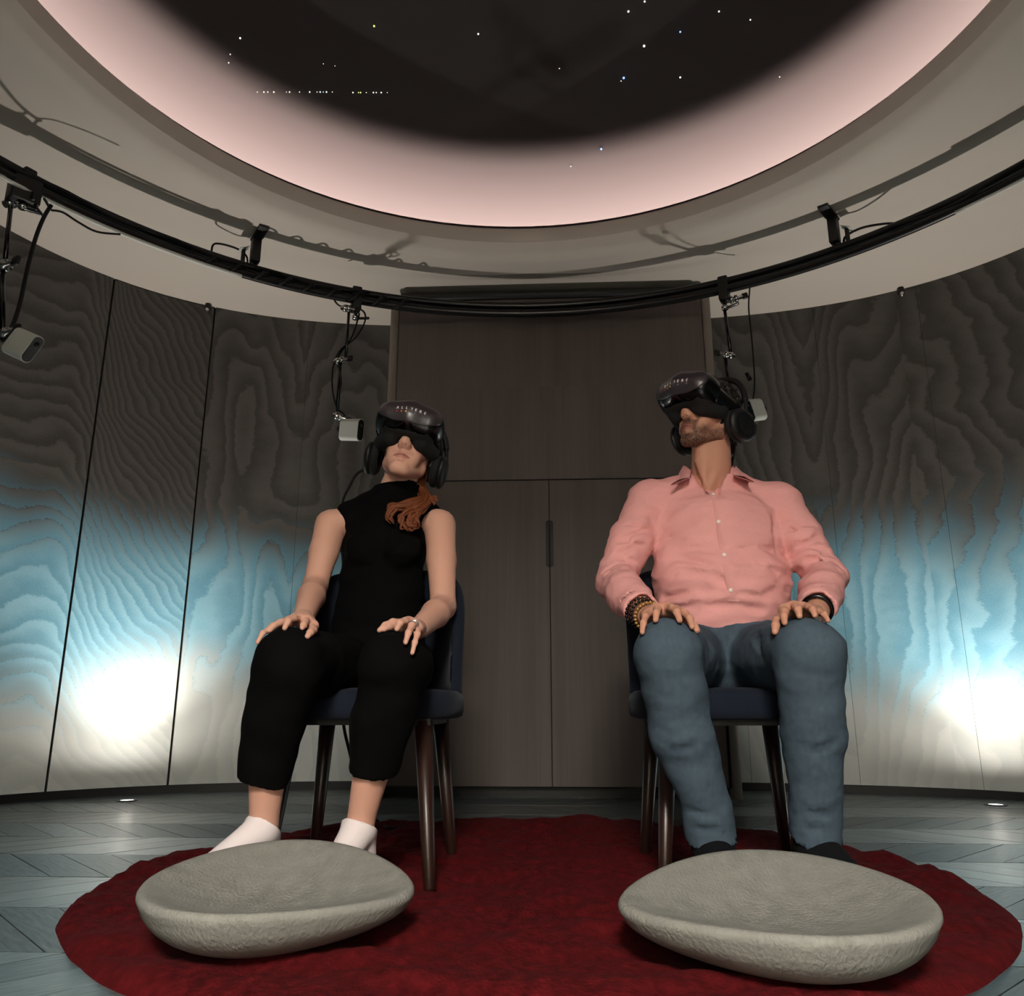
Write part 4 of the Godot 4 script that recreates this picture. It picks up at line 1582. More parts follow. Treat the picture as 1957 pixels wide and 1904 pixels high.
# ---------------------------------------------------------------- the woman in black
func build_woman() -> void:
	var w := thing("person", "person in a sleeveless black top and cropped black trousers, seated, looking up", "person", Vector3(-0.5105, 0, -2.34))
	var back := Transform3D(Basis.IDENTITY, -w.position)
	var tone := lin(0.815, 0.625, 0.545)
	var flesh := func(_p: Vector3) -> Color: return tone
	var hip_r := Vector3(-0.5805, 0.533, -2.31)
	var hip_l := Vector3(-0.4228, 0.5326, -2.31)
	var knee_r := Vector3(-0.5979, 0.5216, -1.84)
	var knee_l := Vector3(-0.3621, 0.5173, -1.86)
	var ankle_r := Vector3(-0.6655, 0.166, -1.95)
	var ankle_l := Vector3(-0.4502, 0.1634, -1.98)
	var pelvis := Vector3(-0.5075, 0.5576, -2.34)
	var waist := Vector3(-0.5065, 0.7521, -2.37)
	var chest := Vector3(-0.5059, 0.8965, -2.385)
	var clav := Vector3(-0.4939, 1.0162, -2.39)
	var neck0 := Vector3(-0.4812, 1.0568, -2.375)
	var neck1 := Vector3(-0.4467, 1.1202, -2.348)
	var sh_r := Vector3(-0.67, 0.9624, -2.375)
	var sh_l := Vector3(-0.336, 0.9587, -2.375)
	var el_r := Vector3(-0.6845, 0.7635, -2.3)
	var el_l := Vector3(-0.3058, 0.6993, -2.26)
	var wr_r := Vector3(-0.6149, 0.6428, -1.985)
	var wr_l := Vector3(-0.3295, 0.6142, -1.995)
	var X := Vector3.RIGHT
	# skin
	var body := shell()
	var s := Soft.new(Vector3(-0.95, 0, -2.56), Vector3(-0.15, 1.16, -1.66), 0.0105, 210.0)
	s.bone(pelvis, waist, 0.13, 0.105, X, 0.7, 0.7)
	s.bone(waist, chest, 0.105, 0.115, X, 0.7, 0.75)
	s.bone(chest, clav, 0.11, 0.10, X, 0.72, 0.5)
	s.bone(neck0, neck1, 0.050, 0.049)
	s.bone(clav + Vector3(-0.05, 0, 0), sh_r, 0.034, 0.040)
	s.bone(clav + Vector3(0.05, 0, 0), sh_l, 0.034, 0.040)
	s.bone(sh_r, sh_r.lerp(el_r, 0.45), 0.047, 0.042)
	s.bone(sh_r.lerp(el_r, 0.45), el_r, 0.042, 0.035)
	s.bone(sh_l, sh_l.lerp(el_l, 0.45), 0.047, 0.042)
	s.bone(sh_l.lerp(el_l, 0.45), el_l, 0.042, 0.035)
	s.bone(el_r, el_r.lerp(wr_r, 0.35), 0.035, 0.037)
	s.bone(el_r.lerp(wr_r, 0.35), wr_r, 0.037, 0.0265)
	s.bone(el_l, el_l.lerp(wr_l, 0.35), 0.035, 0.037)
	s.bone(el_l.lerp(wr_l, 0.35), wr_l, 0.037, 0.0265)
	s.bone(hip_r, knee_r, 0.07, 0.05)
	s.bone(hip_l, knee_l, 0.07, 0.05)
	var calf_r := Vector3(-0.6483, 0.3263, -1.9)
	s.bone(knee_r, calf_r, 0.05, 0.046)
	s.bone(calf_r, ankle_r, 0.046, 0.032)
	s.bone(knee_l, knee_l.lerp(ankle_l, 0.35), 0.05, 0.052)
	s.bone(knee_l.lerp(ankle_l, 0.35), ankle_l, 0.052, 0.031)
	s.bone(ankle_r, Vector3(-0.7655, 0.055, -1.85), 0.030, 0.02)
	s.bone(ankle_l, Vector3(-0.4852, 0.055, -1.86), 0.030, 0.02)
	s.settle()
	s.skin(body, back, flesh)
	s = head_field(false)
	s.skin(body, back * Transform3D(Basis(Vector3(0.9761, -0.2008, -0.0828), Vector3(0.1707, 0.9448, -0.2796), Vector3(0.1344, 0.2588, 0.9565)), Vector3(-0.4338, 1.182, -2.3457)), woman_head_color)
	# hands on the knees
	s = hand_field(wr_r, [Vector3(-0.5639, 0.6133, -1.8979), Vector3(-0.5779, 0.6242, -1.8922), Vector3(-0.5979, 0.6266, -1.8893), Vector3(-0.6179, 0.6222, -1.8864)], [
		[Vector3(-0.5619, 0.6064, -1.8835), Vector3(-0.5479, 0.5978, -1.8458), Vector3(-0.5459, 0.5905, -1.8202), Vector3(-0.5469, 0.5812, -1.8042)],
		[Vector3(-0.5759, 0.6236, -1.8864), Vector3(-0.5699, 0.6177, -1.8516), Vector3(-0.5669, 0.6084, -1.8339), Vector3(-0.5659, 0.6014, -1.823)],
		[Vector3(-0.5939, 0.6275, -1.8864), Vector3(-0.5959, 0.6246, -1.8458), Vector3(-0.5969, 0.6148, -1.8133), Vector3(-0.5979, 0.5986, -1.7973)],
		[Vector3(-0.6139, 0.625, -1.8835), Vector3(-0.6279, 0.617, -1.8545), Vector3(-0.6359, 0.6083, -1.837), Vector3(-0.6409, 0.5959, -1.8242)],
		[Vector3(-0.6239, 0.6184, -1.8777), Vector3(-0.6429, 0.6043, -1.84), Vector3(-0.6509, 0.5891, -1.81), Vector3(-0.6559, 0.5671, -1.7945)]], 0.95)
	s.skin(body, back, flesh)
	s = hand_field(wr_l, [Vector3(-0.3541, 0.6179, -1.9179), Vector3(-0.3401, 0.6213, -1.9122), Vector3(-0.3261, 0.6161, -1.9006), Vector3(-0.3141, 0.605, -1.889)], [
		[Vector3(-0.3561, 0.6081, -1.9093), Vector3(-0.3701, 0.6099, -1.8861), Vector3(-0.3781, 0.6067, -1.8687), Vector3(-0.3841, 0.6012, -1.8556)],
		[Vector3(-0.3521, 0.6217, -1.9093), Vector3(-0.3721, 0.6197, -1.8832), Vector3(-0.3861, 0.6108, -1.8658), Vector3(-0.3961, 0.5976, -1.8516)],
		[Vector3(-0.3361, 0.6221, -1.9006), Vector3(-0.3421, 0.6199, -1.8687), Vector3(-0.3471, 0.6125, -1.8432), Vector3(-0.3511, 0.5982, -1.8273)],
		[Vector3(-0.3201, 0.6129, -1.889), Vector3(-0.3201, 0.6069, -1.841), Vector3(-0.3221, 0.5884, -1.8121), Vector3(-0.3251, 0.5661, -1.7975)],
		[Vector3(-0.3101, 0.602, -1.8803), Vector3(-0.3051, 0.5871, -1.8318), Vector3(-0.3061, 0.5668, -1.8087), Vector3(-0.3091, 0.5431, -1.7961)]], 0.95)
	s.skin(body, back, flesh)
	part("body", shell_mesh(body), skin_material(), w)
	# finger rings
	var ra := Vector3(-0.3201, 0.6129, -1.8803)
	var rb := Vector3(-0.3201, 0.6069, -1.841)
	part("finger_ring", finger_ring(0.0105), M.chrome, w, ra.lerp(rb, 0.15) - w.position, facing(rb - ra))
	part("finger_ring", finger_ring(0.0102), M.chrome, w, ra.lerp(rb, 0.50) - w.position, facing(rb - ra))
	# top with a roll neck
	var cloth := mat(Color(0.028, 0.027, 0.030), 0.9, 0.0, 0.2)
	s = Soft.new(Vector3(-0.74, 0.47, -2.54), Vector3(-0.24, 1.13, -2.16), 0.0075, 150.0)
	s.bone(pelvis, waist, 0.142, 0.122, X, 0.72, 0.74)
	s.bone(waist, chest, 0.122, 0.124, X, 0.74, 0.80)
	s.bone(chest, clav, 0.122, 0.098, X, 0.78, 0.62)
	s.bone(Vector3(-0.5546, 0.8747, -2.31), Vector3(-0.5419, 0.8668, -2.31), 0.050, 0.050)
	s.bone(Vector3(-0.4312, 0.8735, -2.31), Vector3(-0.4432, 0.8659, -2.31), 0.050, 0.050)
	s.bone(clav, Vector3(-0.6113, 0.9918, -2.385), 0.062, 0.046)
	s.bone(clav, Vector3(-0.3813, 0.9891, -2.385), 0.062, 0.046)
	s.bone(clav, neck0, 0.075, 0.058)
	s.bone(neck0 + Vector3(0.026, 0.0, -0.02), neck0 + Vector3(0.036, 0.07, -0.02), 0.046, 0.044)
	s.bone(neck0, neck0.lerp(neck1, 0.75), 0.0575, 0.0565)
	s.settle()
	s.cut(Vector3(-0.4762, 1.0786, -2.37), Vector3(-0.05, 1, -0.10), 0.20)
	s.ripple(noise(1.0, 61, 2), 0.006, Vector3(5, 16, 8))
	s.fold([[-0.62, 0.60], [-0.55, 0.585], [-0.47, 0.60]], 0.012, 0.006)
	s.fold([[-0.60, 0.66], [-0.53, 0.645], [-0.44, 0.655]], 0.012, 0.005)
	var sh := shell()
	s.skin(sh, back, plain)
	part("sleeveless_top", shell_mesh(sh), cloth, w)
	# cropped trousers
	s = Soft.new(Vector3(-0.86, 0.2, -2.52), Vector3(-0.19, 0.7, -1.7), 0.0085, 200.0)
	s.bone(pelvis + Vector3(0, -0.03, 0), pelvis + Vector3(0, 0.03, 0), 0.15, 0.14, X, 0.75, 0.72)
	s.bone(hip_r, knee_r, 0.094, 0.077)
	s.bone(hip_l, knee_l, 0.094, 0.077)
	var hem_r := Vector3(-0.6658, 0.2664, -1.915)
	var hem_l := Vector3(-0.4174, 0.2835, -1.94)
	var low_r := hem_r + (ankle_r - knee_r).normalized() * 0.06
	var low_l := hem_l + (ankle_l - knee_l).normalized() * 0.06
	s.bone(knee_r, knee_r.lerp(hem_r, 0.5), 0.077, 0.069)
	s.bone(knee_r.lerp(hem_r, 0.5), low_r, 0.069, 0.054)
	s.bone(knee_l, knee_l.lerp(hem_l, 0.5), 0.077, 0.069)
	s.bone(knee_l.lerp(hem_l, 0.5), low_l, 0.069, 0.052)
	s.settle()
	s.cut(hem_r, ankle_r - knee_r + Vector3(-0.06, 0, 0.02), 0.14)
	s.cut(hem_l, ankle_l - knee_l + Vector3(0.05, 0, 0.0), 0.14)
	s.ripple(noise(1.0, 62, 2), 0.008, Vector3(6, 9, 6))
	sh = shell()
	s.skin(sh, back, plain)
	part("trousers", shell_mesh(sh), cloth, w)
	# socks
	var sock := mat(Color(0.86, 0.82, 0.82), 0.95, 0.0, 0.2)
	for q in [[ankle_r, Vector3(-0.7905, 0.052, -1.83), Vector3(-0.6746, 0.1727, -1.95), Vector3(0.35, 1.0, -0.5)], [ankle_l, Vector3(-0.4952, 0.052, -1.84), Vector3(-0.4478, 0.1657, -1.98), Vector3(0.25, 1.0, -0.35)]]:
		var a: Vector3 = q[0]
		var toe: Vector3 = q[1]
		var heel := Vector3(a.x, 0.055, a.z - 0.03)
		var up: Vector3 = Vector3(0.0, 0.09, -0.02)
		s = Soft.new(a.min(toe) - Vector3(0.09, 0.17, 0.12), a.max(toe) + Vector3(0.09, 0.10, 0.06), 0.006, 170.0)
		s.bone(a + up, a, 0.036, 0.037)
		s.bone(a, heel, 0.037, 0.035)
		s.bone(a + Vector3(0, -0.01, 0.02), toe, 0.038, 0.026)
		s.bone(heel, toe + Vector3(0, -0.006, 0), 0.034, 0.026)
		s.settle()
		s.cut(q[2], q[3], 0.2)
		sh = shell()
		s.skin(sh, back, plain)
		part("sock", shell_mesh(sh), sock, w)
	# hair: cap under the headset and a tail drawn over the shoulder
	var hair := mat(Color(0.43, 0.225, 0.115), 0.6, 0.0, 0.4)
	var hs := Soft.new(Vector3(-0.11, -0.12, -0.14), Vector3(0.11, 0.16, 0.11), 0.005, 200.0)
	hs.bone(Vector3(0, 0.04, -0.022), Vector3(0, 0.038, -0.01), 0.077, 0.077, X, 1.18, 1.18)
	hs.bone(Vector3(0.02, -0.02, -0.075), Vector3(0.056, -0.082, -0.066), 0.048, 0.014)
	hs.settle()
	hs.cut(Vector3(0, 0.05, 0.045), Vector3(0, -0.55, 1), 0.3)
	sh = shell()
	hs.skin(sh, back * Transform3D(Basis(Vector3(0.9761, -0.2008, -0.0828), Vector3(0.1707, 0.9448, -0.2796), Vector3(0.1344, 0.2588, 0.9565)), Vector3(-0.4338, 1.182, -2.3457)), plain)
	var h := part("hair", shell_mesh(sh), hair, w)
	var locks := [
		[Vector3(-0.4092, 1.0958, -2.4), Vector3(-0.3804, 1.0408, -2.35), Vector3(-0.3982, 1.009, -2.3), Vector3(-0.4329, 0.995, -2.28), Vector3(-0.4592, 0.9816, -2.275), Vector3(-0.4722, 0.9599, -2.275), Vector3(-0.4579, 0.9457, -2.275)],
		[Vector3(-0.4041, 1.0874, -2.4), Vector3(-0.3738, 1.03, -2.34), Vector3(-0.3915, 0.997, -2.29), Vector3(-0.4215, 0.9815, -2.27), Vector3(-0.4364, 0.9541, -2.265), Vector3(-0.425, 0.9323, -2.265), Vector3(-0.4051, 0.9259, -2.265)],
		[Vector3(-0.3992, 1.0873, -2.4), Vector3(-0.369, 1.0251, -2.34), Vector3(-0.3836, 0.9874, -2.29), Vector3(-0.4026, 0.9657, -2.27), Vector3(-0.4096, 0.9407, -2.262), Vector3(-0.397, 0.9267, -2.262), Vector3(-0.384, 0.9303, -2.265)],
		[Vector3(-0.3958, 1.0839, -2.4), Vector3(-0.3675, 1.0309, -2.35), Vector3(-0.3777, 0.9961, -2.3), Vector3(-0.3906, 0.9695, -2.28), Vector3(-0.3913, 0.9454, -2.27), Vector3(-0.3834, 0.936, -2.27)],
		[Vector3(-0.4087, 1.0791, -2.4), Vector3(-0.3899, 1.0377, -2.35), Vector3(-0.4123, 1.0124, -2.3), Vector3(-0.4442, 1.0008, -2.29), Vector3(-0.4688, 0.9964, -2.29), Vector3(-0.4794, 0.9764, -2.285)],
		[Vector3(-0.3989, 1.0789, -2.4), Vector3(-0.3724, 1.04, -2.36), Vector3(-0.3534, 1.0314, -2.34), Vector3(-0.3413, 1.0171, -2.335)]]
	for c in locks:
		for j in 8:
			var pts := []
			for p in c:
				pts.append(p - w.position + Vector3(rng.randf_range(-0.009, 0.009), rng.randf_range(-0.009, 0.009), rng.randf_range(-0.005, 0.005)))
			var line := smooth_path(pts, 7)
			var rad := []
			for i in line.size():
				var t := float(i) / line.size()
				rad.append(0.0045 * (0.55 + 0.45 * sin(t * PI)) * (1.0 - 0.85 * smoothstep(0.7, 1.0, t)) + 0.0006)
			part("lock", tube(line, rad, 6), hair, h)

func finger_ring(r: float) -> ArrayMesh:
	var p := []
	for k in 20:
		p.append(Vector3(cos(TAU * k / 20) * r, sin(TAU * k / 20) * r, 0))
	return tube(p, 0.0016, 6, true)

# ---------------------------------------------------------------- the man in the pink shirt
const FOLDS := [
	[[[0.2843, 0.8496], [0.3681, 0.8634], [0.4549, 0.8363]], 0.010, 0.0084],
	[[[0.2799, 0.8131], [0.3521, 0.8314], [0.4355, 0.7973]], 0.010, 0.0098],
	[[[0.2851, 0.7696], [0.3502, 0.7936], [0.4229, 0.7757], [0.468, 0.7539]], 0.011, 0.0126],
	[[[0.3041, 0.7193], [0.3895, 0.7359], [0.4731, 0.7239]], 0.011, 0.0084],
	[[[0.4954, 0.8476], [0.5673, 0.8615], [0.6227, 0.8464]], 0.010, 0.0070],
	[[[0.4854, 0.8041], [0.5497, 0.8151], [0.6251, 0.7885]], 0.010, 0.0084],
	[[[0.4872, 0.7252], [0.5564, 0.7148], [0.6216, 0.7456]], 0.011, 0.0098],
	[[[0.3168, 0.6909], [0.4012, 0.6932], [0.485, 0.6927], [0.5817, 0.6823]], 0.012, 0.0112],
	[[[0.4602, 0.9216], [0.4636, 0.8625], [0.4556, 0.8479]], 0.007, 0.004],
	[[[0.2863, 0.9609], [0.3006, 0.8936], [0.2894, 0.8349]], 0.010, 0.0084],
	[[[0.636, 0.9567], [0.6291, 0.8902], [0.6357, 0.8317]], 0.010, 0.0084],
]

func build_man() -> void:
	var w := thing("person", "person in a pink shirt and blue jeans, bearded, seated with head turned aside", "person", Vector3(0.4779, 0, -2.33))
	var back := Transform3D(Basis.IDENTITY, -w.position)
	var tone := lin(0.765, 0.555, 0.465)
	var flesh := func(_p: Vector3) -> Color: return tone
	var hip_r := Vector3(0.3813, 0.553, -2.3)
	var hip_l := Vector3(0.5607, 0.5525, -2.3)
	var knee_r := Vector3(0.2554, 0.5405, -1.85)
	var knee_l := Vector3(0.5625, 0.5419, -1.85)
	var ankle_r := Vector3(0.3496, 0.1409, -1.96)
	var ankle_l := Vector3(0.5734, 0.1426, -1.96)
	var pelvis := Vector3(0.4819, 0.5939, -2.34)
	var belly := Vector3(0.4814, 0.7632, -2.335)
	var chest := Vector3(0.4837, 0.9311, -2.37)
	var clav := Vector3(0.4843, 1.0507, -2.4)
	var neck0 := Vector3(0.4832, 1.0835, -2.4)
	var neck1 := Vector3(0.4875, 1.2047, -2.3747)
	var sh_r := Vector3(0.2937, 1.0294, -2.39)
	var sh_l := Vector3(0.6756, 1.0181, -2.39)
	var el_r := Vector3(0.1772, 0.7752, -2.28)
	var el_l := Vector3(0.7592, 0.7767, -2.28)
	var wr_r := Vector3(0.232, 0.6408, -1.985)
	var wr_l := Vector3(0.6302, 0.6412, -1.985)
	var X := Vector3.RIGHT
	var body := shell()
	var s := Soft.new(Vector3(0.05, 0, -2.58), Vector3(0.95, 1.24, -1.68), 0.0115, 200.0)
	s.bone(pelvis, belly, 0.15, 0.16, X, 0.7, 0.7)
	s.bone(belly, chest, 0.16, 0.16, X, 0.7, 0.65)
	s.bone(chest, clav, 0.15, 0.11, X, 0.65, 0.5)
	s.bone(neck0 + Vector3(0, -0.03, 0.0), neck1, 0.063, 0.057)
	s.bone(Vector3(0.5203, 1.175, -2.36), Vector3(0.464, 1.0457, -2.325), 0.012, 0.009)
	s.bone(Vector3(0.4384, 1.1405, -2.34), Vector3(0.4579, 1.0457, -2.325), 0.010, 0.009)
	s.bone(Vector3(0.4533, 1.1281, -2.332), Vector3(0.4547, 1.1064, -2.33), 0.013, 0.012)
	s.bone(neck0 + Vector3(0, -0.02, 0.03), Vector3(0.4519, 1.201, -2.3436), 0.030, 0.030)
	s.bone(clav, sh_r, 0.05, 0.05)
	s.bone(clav, sh_l, 0.05, 0.05)
	s.bone(sh_r, el_r, 0.05, 0.04)
	s.bone(sh_l, el_l, 0.05, 0.04)
	s.bone(el_r, wr_r, 0.04, 0.029)
	s.bone(el_l, wr_l, 0.04, 0.029)
	s.bone(hip_r, knee_r, 0.07, 0.05)
	s.bone(hip_l, knee_l, 0.07, 0.05)
	s.bone(knee_r, ankle_r, 0.05, 0.036)
	s.bone(knee_l, ankle_l, 0.05, 0.036)
	s.settle()
	s.skin(body, back, flesh)
	s = head_field(true)
	s.skin(body, back * Transform3D(Basis(Vector3(0.6588, -0.0508, 0.7506), Vector3(0.2146, 0.969, -0.1228), Vector3(-0.7211, 0.2419, 0.6493)), Vector3(0.4845, 1.2786, -2.367)), man_head_color)
	s = hand_field(wr_r, [Vector3(0.2214, 0.6342, -1.905), Vector3(0.2414, 0.6463, -1.905), Vector3(0.2634, 0.6491, -1.905), Vector3(0.2834, 0.6426, -1.905)], [
		[Vector3(0.2894, 0.6242, -1.9137), Vector3(0.3074, 0.6132, -1.879), Vector3(0.3154, 0.6038, -1.85), Vector3(0.3194, 0.5937, -1.8367)],
		[Vector3(0.2834, 0.6426, -1.8993), Vector3(0.2964, 0.6337, -1.8558), Vector3(0.3034, 0.6182, -1.8247), Vector3(0.3044, 0.5987, -1.8077)],
		[Vector3(0.2654, 0.6489, -1.8993), Vector3(0.2714, 0.6439, -1.8558), Vector3(0.2754, 0.6324, -1.8237), Vector3(0.2774, 0.6126, -1.8049)],
		[Vector3(0.2434, 0.6466, -1.8993), Vector3(0.2364, 0.6423, -1.8558), Vector3(0.2304, 0.6309, -1.8275), Vector3(0.2264, 0.6136, -1.8111)],
		[Vector3(0.2254, 0.6379, -1.8964), Vector3(0.2084, 0.6249, -1.85), Vector3(0.2004, 0.6083, -1.8226), Vector3(0.1954, 0.5868, -1.8083)]], 1.08)
	s.skin(body, back, flesh)
	s = hand_field(wr_l, [Vector3(0.5925, 0.6373, -1.905), Vector3(0.5765, 0.6477, -1.9079), Vector3(0.5565, 0.6507, -1.9108), Vector3(0.5365, 0.6447, -1.9108)], [
		[Vector3(0.5285, 0.6276, -1.9137), Vector3(0.5085, 0.6169, -1.8819), Vector3(0.4985, 0.6047, -1.8587), Vector3(0.4925, 0.5902, -1.8449)],
		[Vector3(0.5365, 0.6447, -1.905), Vector3(0.5225, 0.6356, -1.8645), Vector3(0.5145, 0.6234, -1.8443), Vector3(0.5105, 0.6082, -1.8285)],
		[Vector3(0.5565, 0.6507, -1.905), Vector3(0.5485, 0.6457, -1.8616), Vector3(0.5445, 0.637, -1.8366), Vector3(0.5415, 0.6221, -1.8208)],
		[Vector3(0.5765, 0.6477, -1.9022), Vector3(0.5765, 0.6447, -1.8587), Vector3(0.5755, 0.6364, -1.8333), Vector3(0.5745, 0.6232, -1.8188)],
		[Vector3(0.5905, 0.64, -1.8964), Vector3(0.5965, 0.6336, -1.8558), Vector3(0.5985, 0.6251, -1.8292), Vector3(0.5985, 0.611, -1.8101)]], 1.08)
	s.skin(body, back, flesh)
	part("body", shell_mesh(body), skin_material(), w)
	# shirt
	var pink := mat(Color(0.93, 0.665, 0.65), 0.85, 0.0, 0.25)
	var weave := noise_tex(256, 256, 70.0, 70.0, 81, 0.9, 1.0, 2)
	pink.albedo_texture = weave
	triplanar(pink, Vector3(5, 5, 5))
	s = Soft.new(Vector3(0.06, 0.5, -2.6), Vector3(0.96, 1.14, -1.92), 0.0078, 140.0)
	s.bone(pelvis + Vector3(0, 0.02, 0), belly, 0.165, 0.188, X, 0.74, 0.72)
	s.bone(belly, chest, 0.188, 0.185, X, 0.72, 0.66)
	s.bone(chest, clav, 0.182, 0.135, X, 0.66, 0.55)
	s.bone(clav, sh_r, 0.070, 0.060)
	s.bone(clav, sh_l, 0.070, 0.060)
	s.bone(clav, neck0 + Vector3(0, 0.01, 0), 0.085, 0.070)
	var cuff_r := Vector3(0.215, 0.6566, -2.035)
	var cuff_l := Vector3(0.6505, 0.667, -2.035)
	s.bone(sh_r, sh_r.lerp(el_r, 0.5), 0.064, 0.061)
	s.bone(sh_r.lerp(el_r, 0.5), el_r, 0.061, 0.053)
	s.bone(sh_l, sh_l.lerp(el_l, 0.5), 0.064, 0.061)
	s.bone(sh_l.lerp(el_l, 0.5), el_l, 0.061, 0.053)
	s.bone(el_r, el_r.lerp(cuff_r, 0.5), 0.055, 0.053)
	s.bone(el_r.lerp(cuff_r, 0.5), wr_r, 0.053, 0.042)
	s.bone(el_l, el_l.lerp(cuff_l, 0.5), 0.055, 0.053)
	s.bone(el_l.lerp(cuff_l, 0.5), wr_l, 0.053, 0.042)
	s.settle()
	s.cut(cuff_r, wr_r - el_r, 0.11)
	s.cut(cuff_l, wr_l - el_l, 0.11)
	s.hollow(cuff_r.lerp(el_r, 0.12), wr_r, 0.036, 0.036)
	s.hollow(cuff_l.lerp(el_l, 0.12), wr_l, 0.036, 0.036)
	s.hollow(neck0 + Vector3(0, -0.01, 0.008), neck0 + Vector3(0.0, 0.10, 0.02), 0.064, 0.075)
	s.hollow(Vector3(0.4678, 1.0358, -2.3), Vector3(0.469, 1.0937, -2.32), 0.020, 0.05)
	s.ripple(noise(1.0, 63, 3), 0.011, Vector3(7, 13, 7))
	# wrinkles across the belly and chest, in the elbows and armpits
	for c in FOLDS:
		s.fold(c[0], c[1], c[2])
	for e in [[sh_r, el_r, wr_r], [sh_l, el_l, wr_l]]:
		for j in 7:
			var t := 0.42 + 0.095 * j
			var at: Vector3 = e[0].lerp(e[1], t) if t < 0.95 else e[1].lerp(e[2], (t - 0.95) * 1.1)
			var across: Vector3 = (Vector3(0.9, 0.35 * (1.0 if j % 2 == 0 else -0.8), 0.2) * Vector3(1.0 if e[0] == sh_l else -1.0, 1, 1)).normalized() * 0.05
			s.crease(at + across + Vector3(0, 0, 0.052), at - across + Vector3(0, 0.01, 0.048), 0.009, 0.011)
		s.crease(e[0] + Vector3(0, -0.03, 0.05), e[0] + Vector3(0, -0.14, 0.03) + (chest - e[0]) * 0.22, 0.010, 0.007)
	var sh := shell()
	s.skin(sh, back, plain)
	var shirt := part("shirt", shell_mesh(sh), pink, w)
	# buttons and the overlapping front edge
	var pearl := mat(Color(0.88, 0.83, 0.80), 0.3)
	for q in [Vector3(0.466, 1.0196, -2.28), Vector3(0.466, 0.929, -2.24), Vector3(0.4695, 0.8299, -2.21), Vector3(0.4778, 0.7311, -2.2)]:
		var z := s.front(q.x, q.y)
		part("button", lathe([Vector2(0.0055, 0.0), Vector2(0.0058, 0.002), Vector2(0.0045, 0.003), Vector2(0.0, 0.0026)], 14), pearl, shirt, Vector3(q.x, q.y, z) - w.position, Basis(Vector3.RIGHT, PI / 2 - 0.1))
	var strip := begin()
	var edge := []
	for q in [Vector3(0.4501, 1.051, -2.28), Vector3(0.4561, 1.0145, -2.26), Vector3(0.458, 0.9637, -2.24), Vector3(0.4578, 0.9068, -2.22), Vector3(0.4611, 0.8533, -2.21), Vector3(0.4624, 0.7937, -2.2), Vector3(0.4675, 0.7438, -2.2), Vector3(0.4731, 0.7016, -2.2)]:
		edge.append(Vector3(q.x, q.y, s.front(q.x, q.y)) - w.position)
	edge = smooth_path(edge, 4)
	for k in edge.size() - 1:
		var a: Vector3 = edge[k]
		var b: Vector3 = edge[k + 1]
		var da := Vector3(0.028, 0, 0)
		var za := s.front(a.x + w.position.x + 0.028, a.y + w.position.y) - w.position.z
		var zb := s.front(b.x + w.position.x + 0.028, b.y + w.position.y) - w.position.z
		var a1 := Vector3(a.x + da.x, a.y, za + 0.0012)
		var b1 := Vector3(b.x + da.x, b.y, zb + 0.0012)
		quad(strip, b + Vector3(0, 0, 0.0045), b1, a1, a + Vector3(0, 0, 0.0045)) if false else quad(strip, a + Vector3(0, 0, 0.0045), a1, b1, b + Vector3(0, 0, 0.0045))
		quad(strip, a - Vector3(0.001, 0, 0.003), a + Vector3(0, 0, 0.0045), b + Vector3(0, 0, 0.0045), b - Vector3(0.001, 0, 0.003))
	part("front_placket", done(strip), pink, shirt)
	collar(shirt, w.position, pink)
	# jeans
	var denim := mat(Color(0.30, 0.36, 0.41), 0.9, 0.0, 0.2)
	denim.albedo_texture = noise_tex(256, 256, 22.0, 14.0, 83, 0.82, 1.0, 5)
	triplanar(denim, Vector3(3, 3, 3))
	s = Soft.new(Vector3(0.1, 0.08, -2.56), Vector3(0.84, 0.74, -1.7), 0.0085, 190.0)
	s.bone(pelvis + Vector3(0, -0.02, 0), pelvis + Vector3(0, 0.05, 0.0), 0.172, 0.168, X, 0.74, 0.74)
	s.bone(hip_r, knee_r, 0.098, 0.075)
	s.bone(hip_l, knee_l, 0.098, 0.075)
	var mid_r := Vector3(0.2832, 0.3734, -1.9)
	var mid_l := Vector3(0.5761, 0.3739, -1.9)
	var low_r := Vector3(0.3394, 0.2094, -1.945)
	var low_l := Vector3(0.5739, 0.2108, -1.945)
	var hem_r := Vector3(0.3475, 0.1441, -1.96)
	var hem_l := Vector3(0.5725, 0.1458, -1.96)
	for q in [[knee_r, mid_r, low_r, hem_r], [knee_l, mid_l, low_l, hem_l]]:
		s.bone(q[0], q[1], 0.075, 0.069)
		s.bone(q[1], q[2], 0.069, 0.053)
		s.bone(q[2], q[3] + (q[3] - q[2]), 0.053, 0.064)
	s.settle()
	for q in [[low_r, hem_r], [low_l, hem_l]]:
		s.cut(q[1], (q[1] - q[0]) + Vector3(0, 0, -0.012), 0.15)
		s.hollow(q[1].lerp(q[0], 0.3), q[1] + (q[1] - q[0]), 0.040, 0.042)
	s.ripple(noise(1.0, 64, 3), 0.008, Vector3(6, 10, 6))
	for q in [[knee_r, mid_r, low_r, hem_r], [knee_l, mid_l, low_l, hem_l]]:
		for j in 4:                              # stacked creases above the hem
			var c: Vector3 = q[2].lerp(q[3], -0.1 + 0.25 * j)
			s.crease(c + Vector3(-0.06, 0.012 * (1 if j % 2 else -1), 0.045), c + Vector3(0.05, -0.010, 0.058), 0.008, 0.0035)
		s.crease(q[1] + Vector3(-0.045, -0.05, 0.06), q[1] + Vector3(0.03, -0.02, 0.07), 0.012, 0.008)
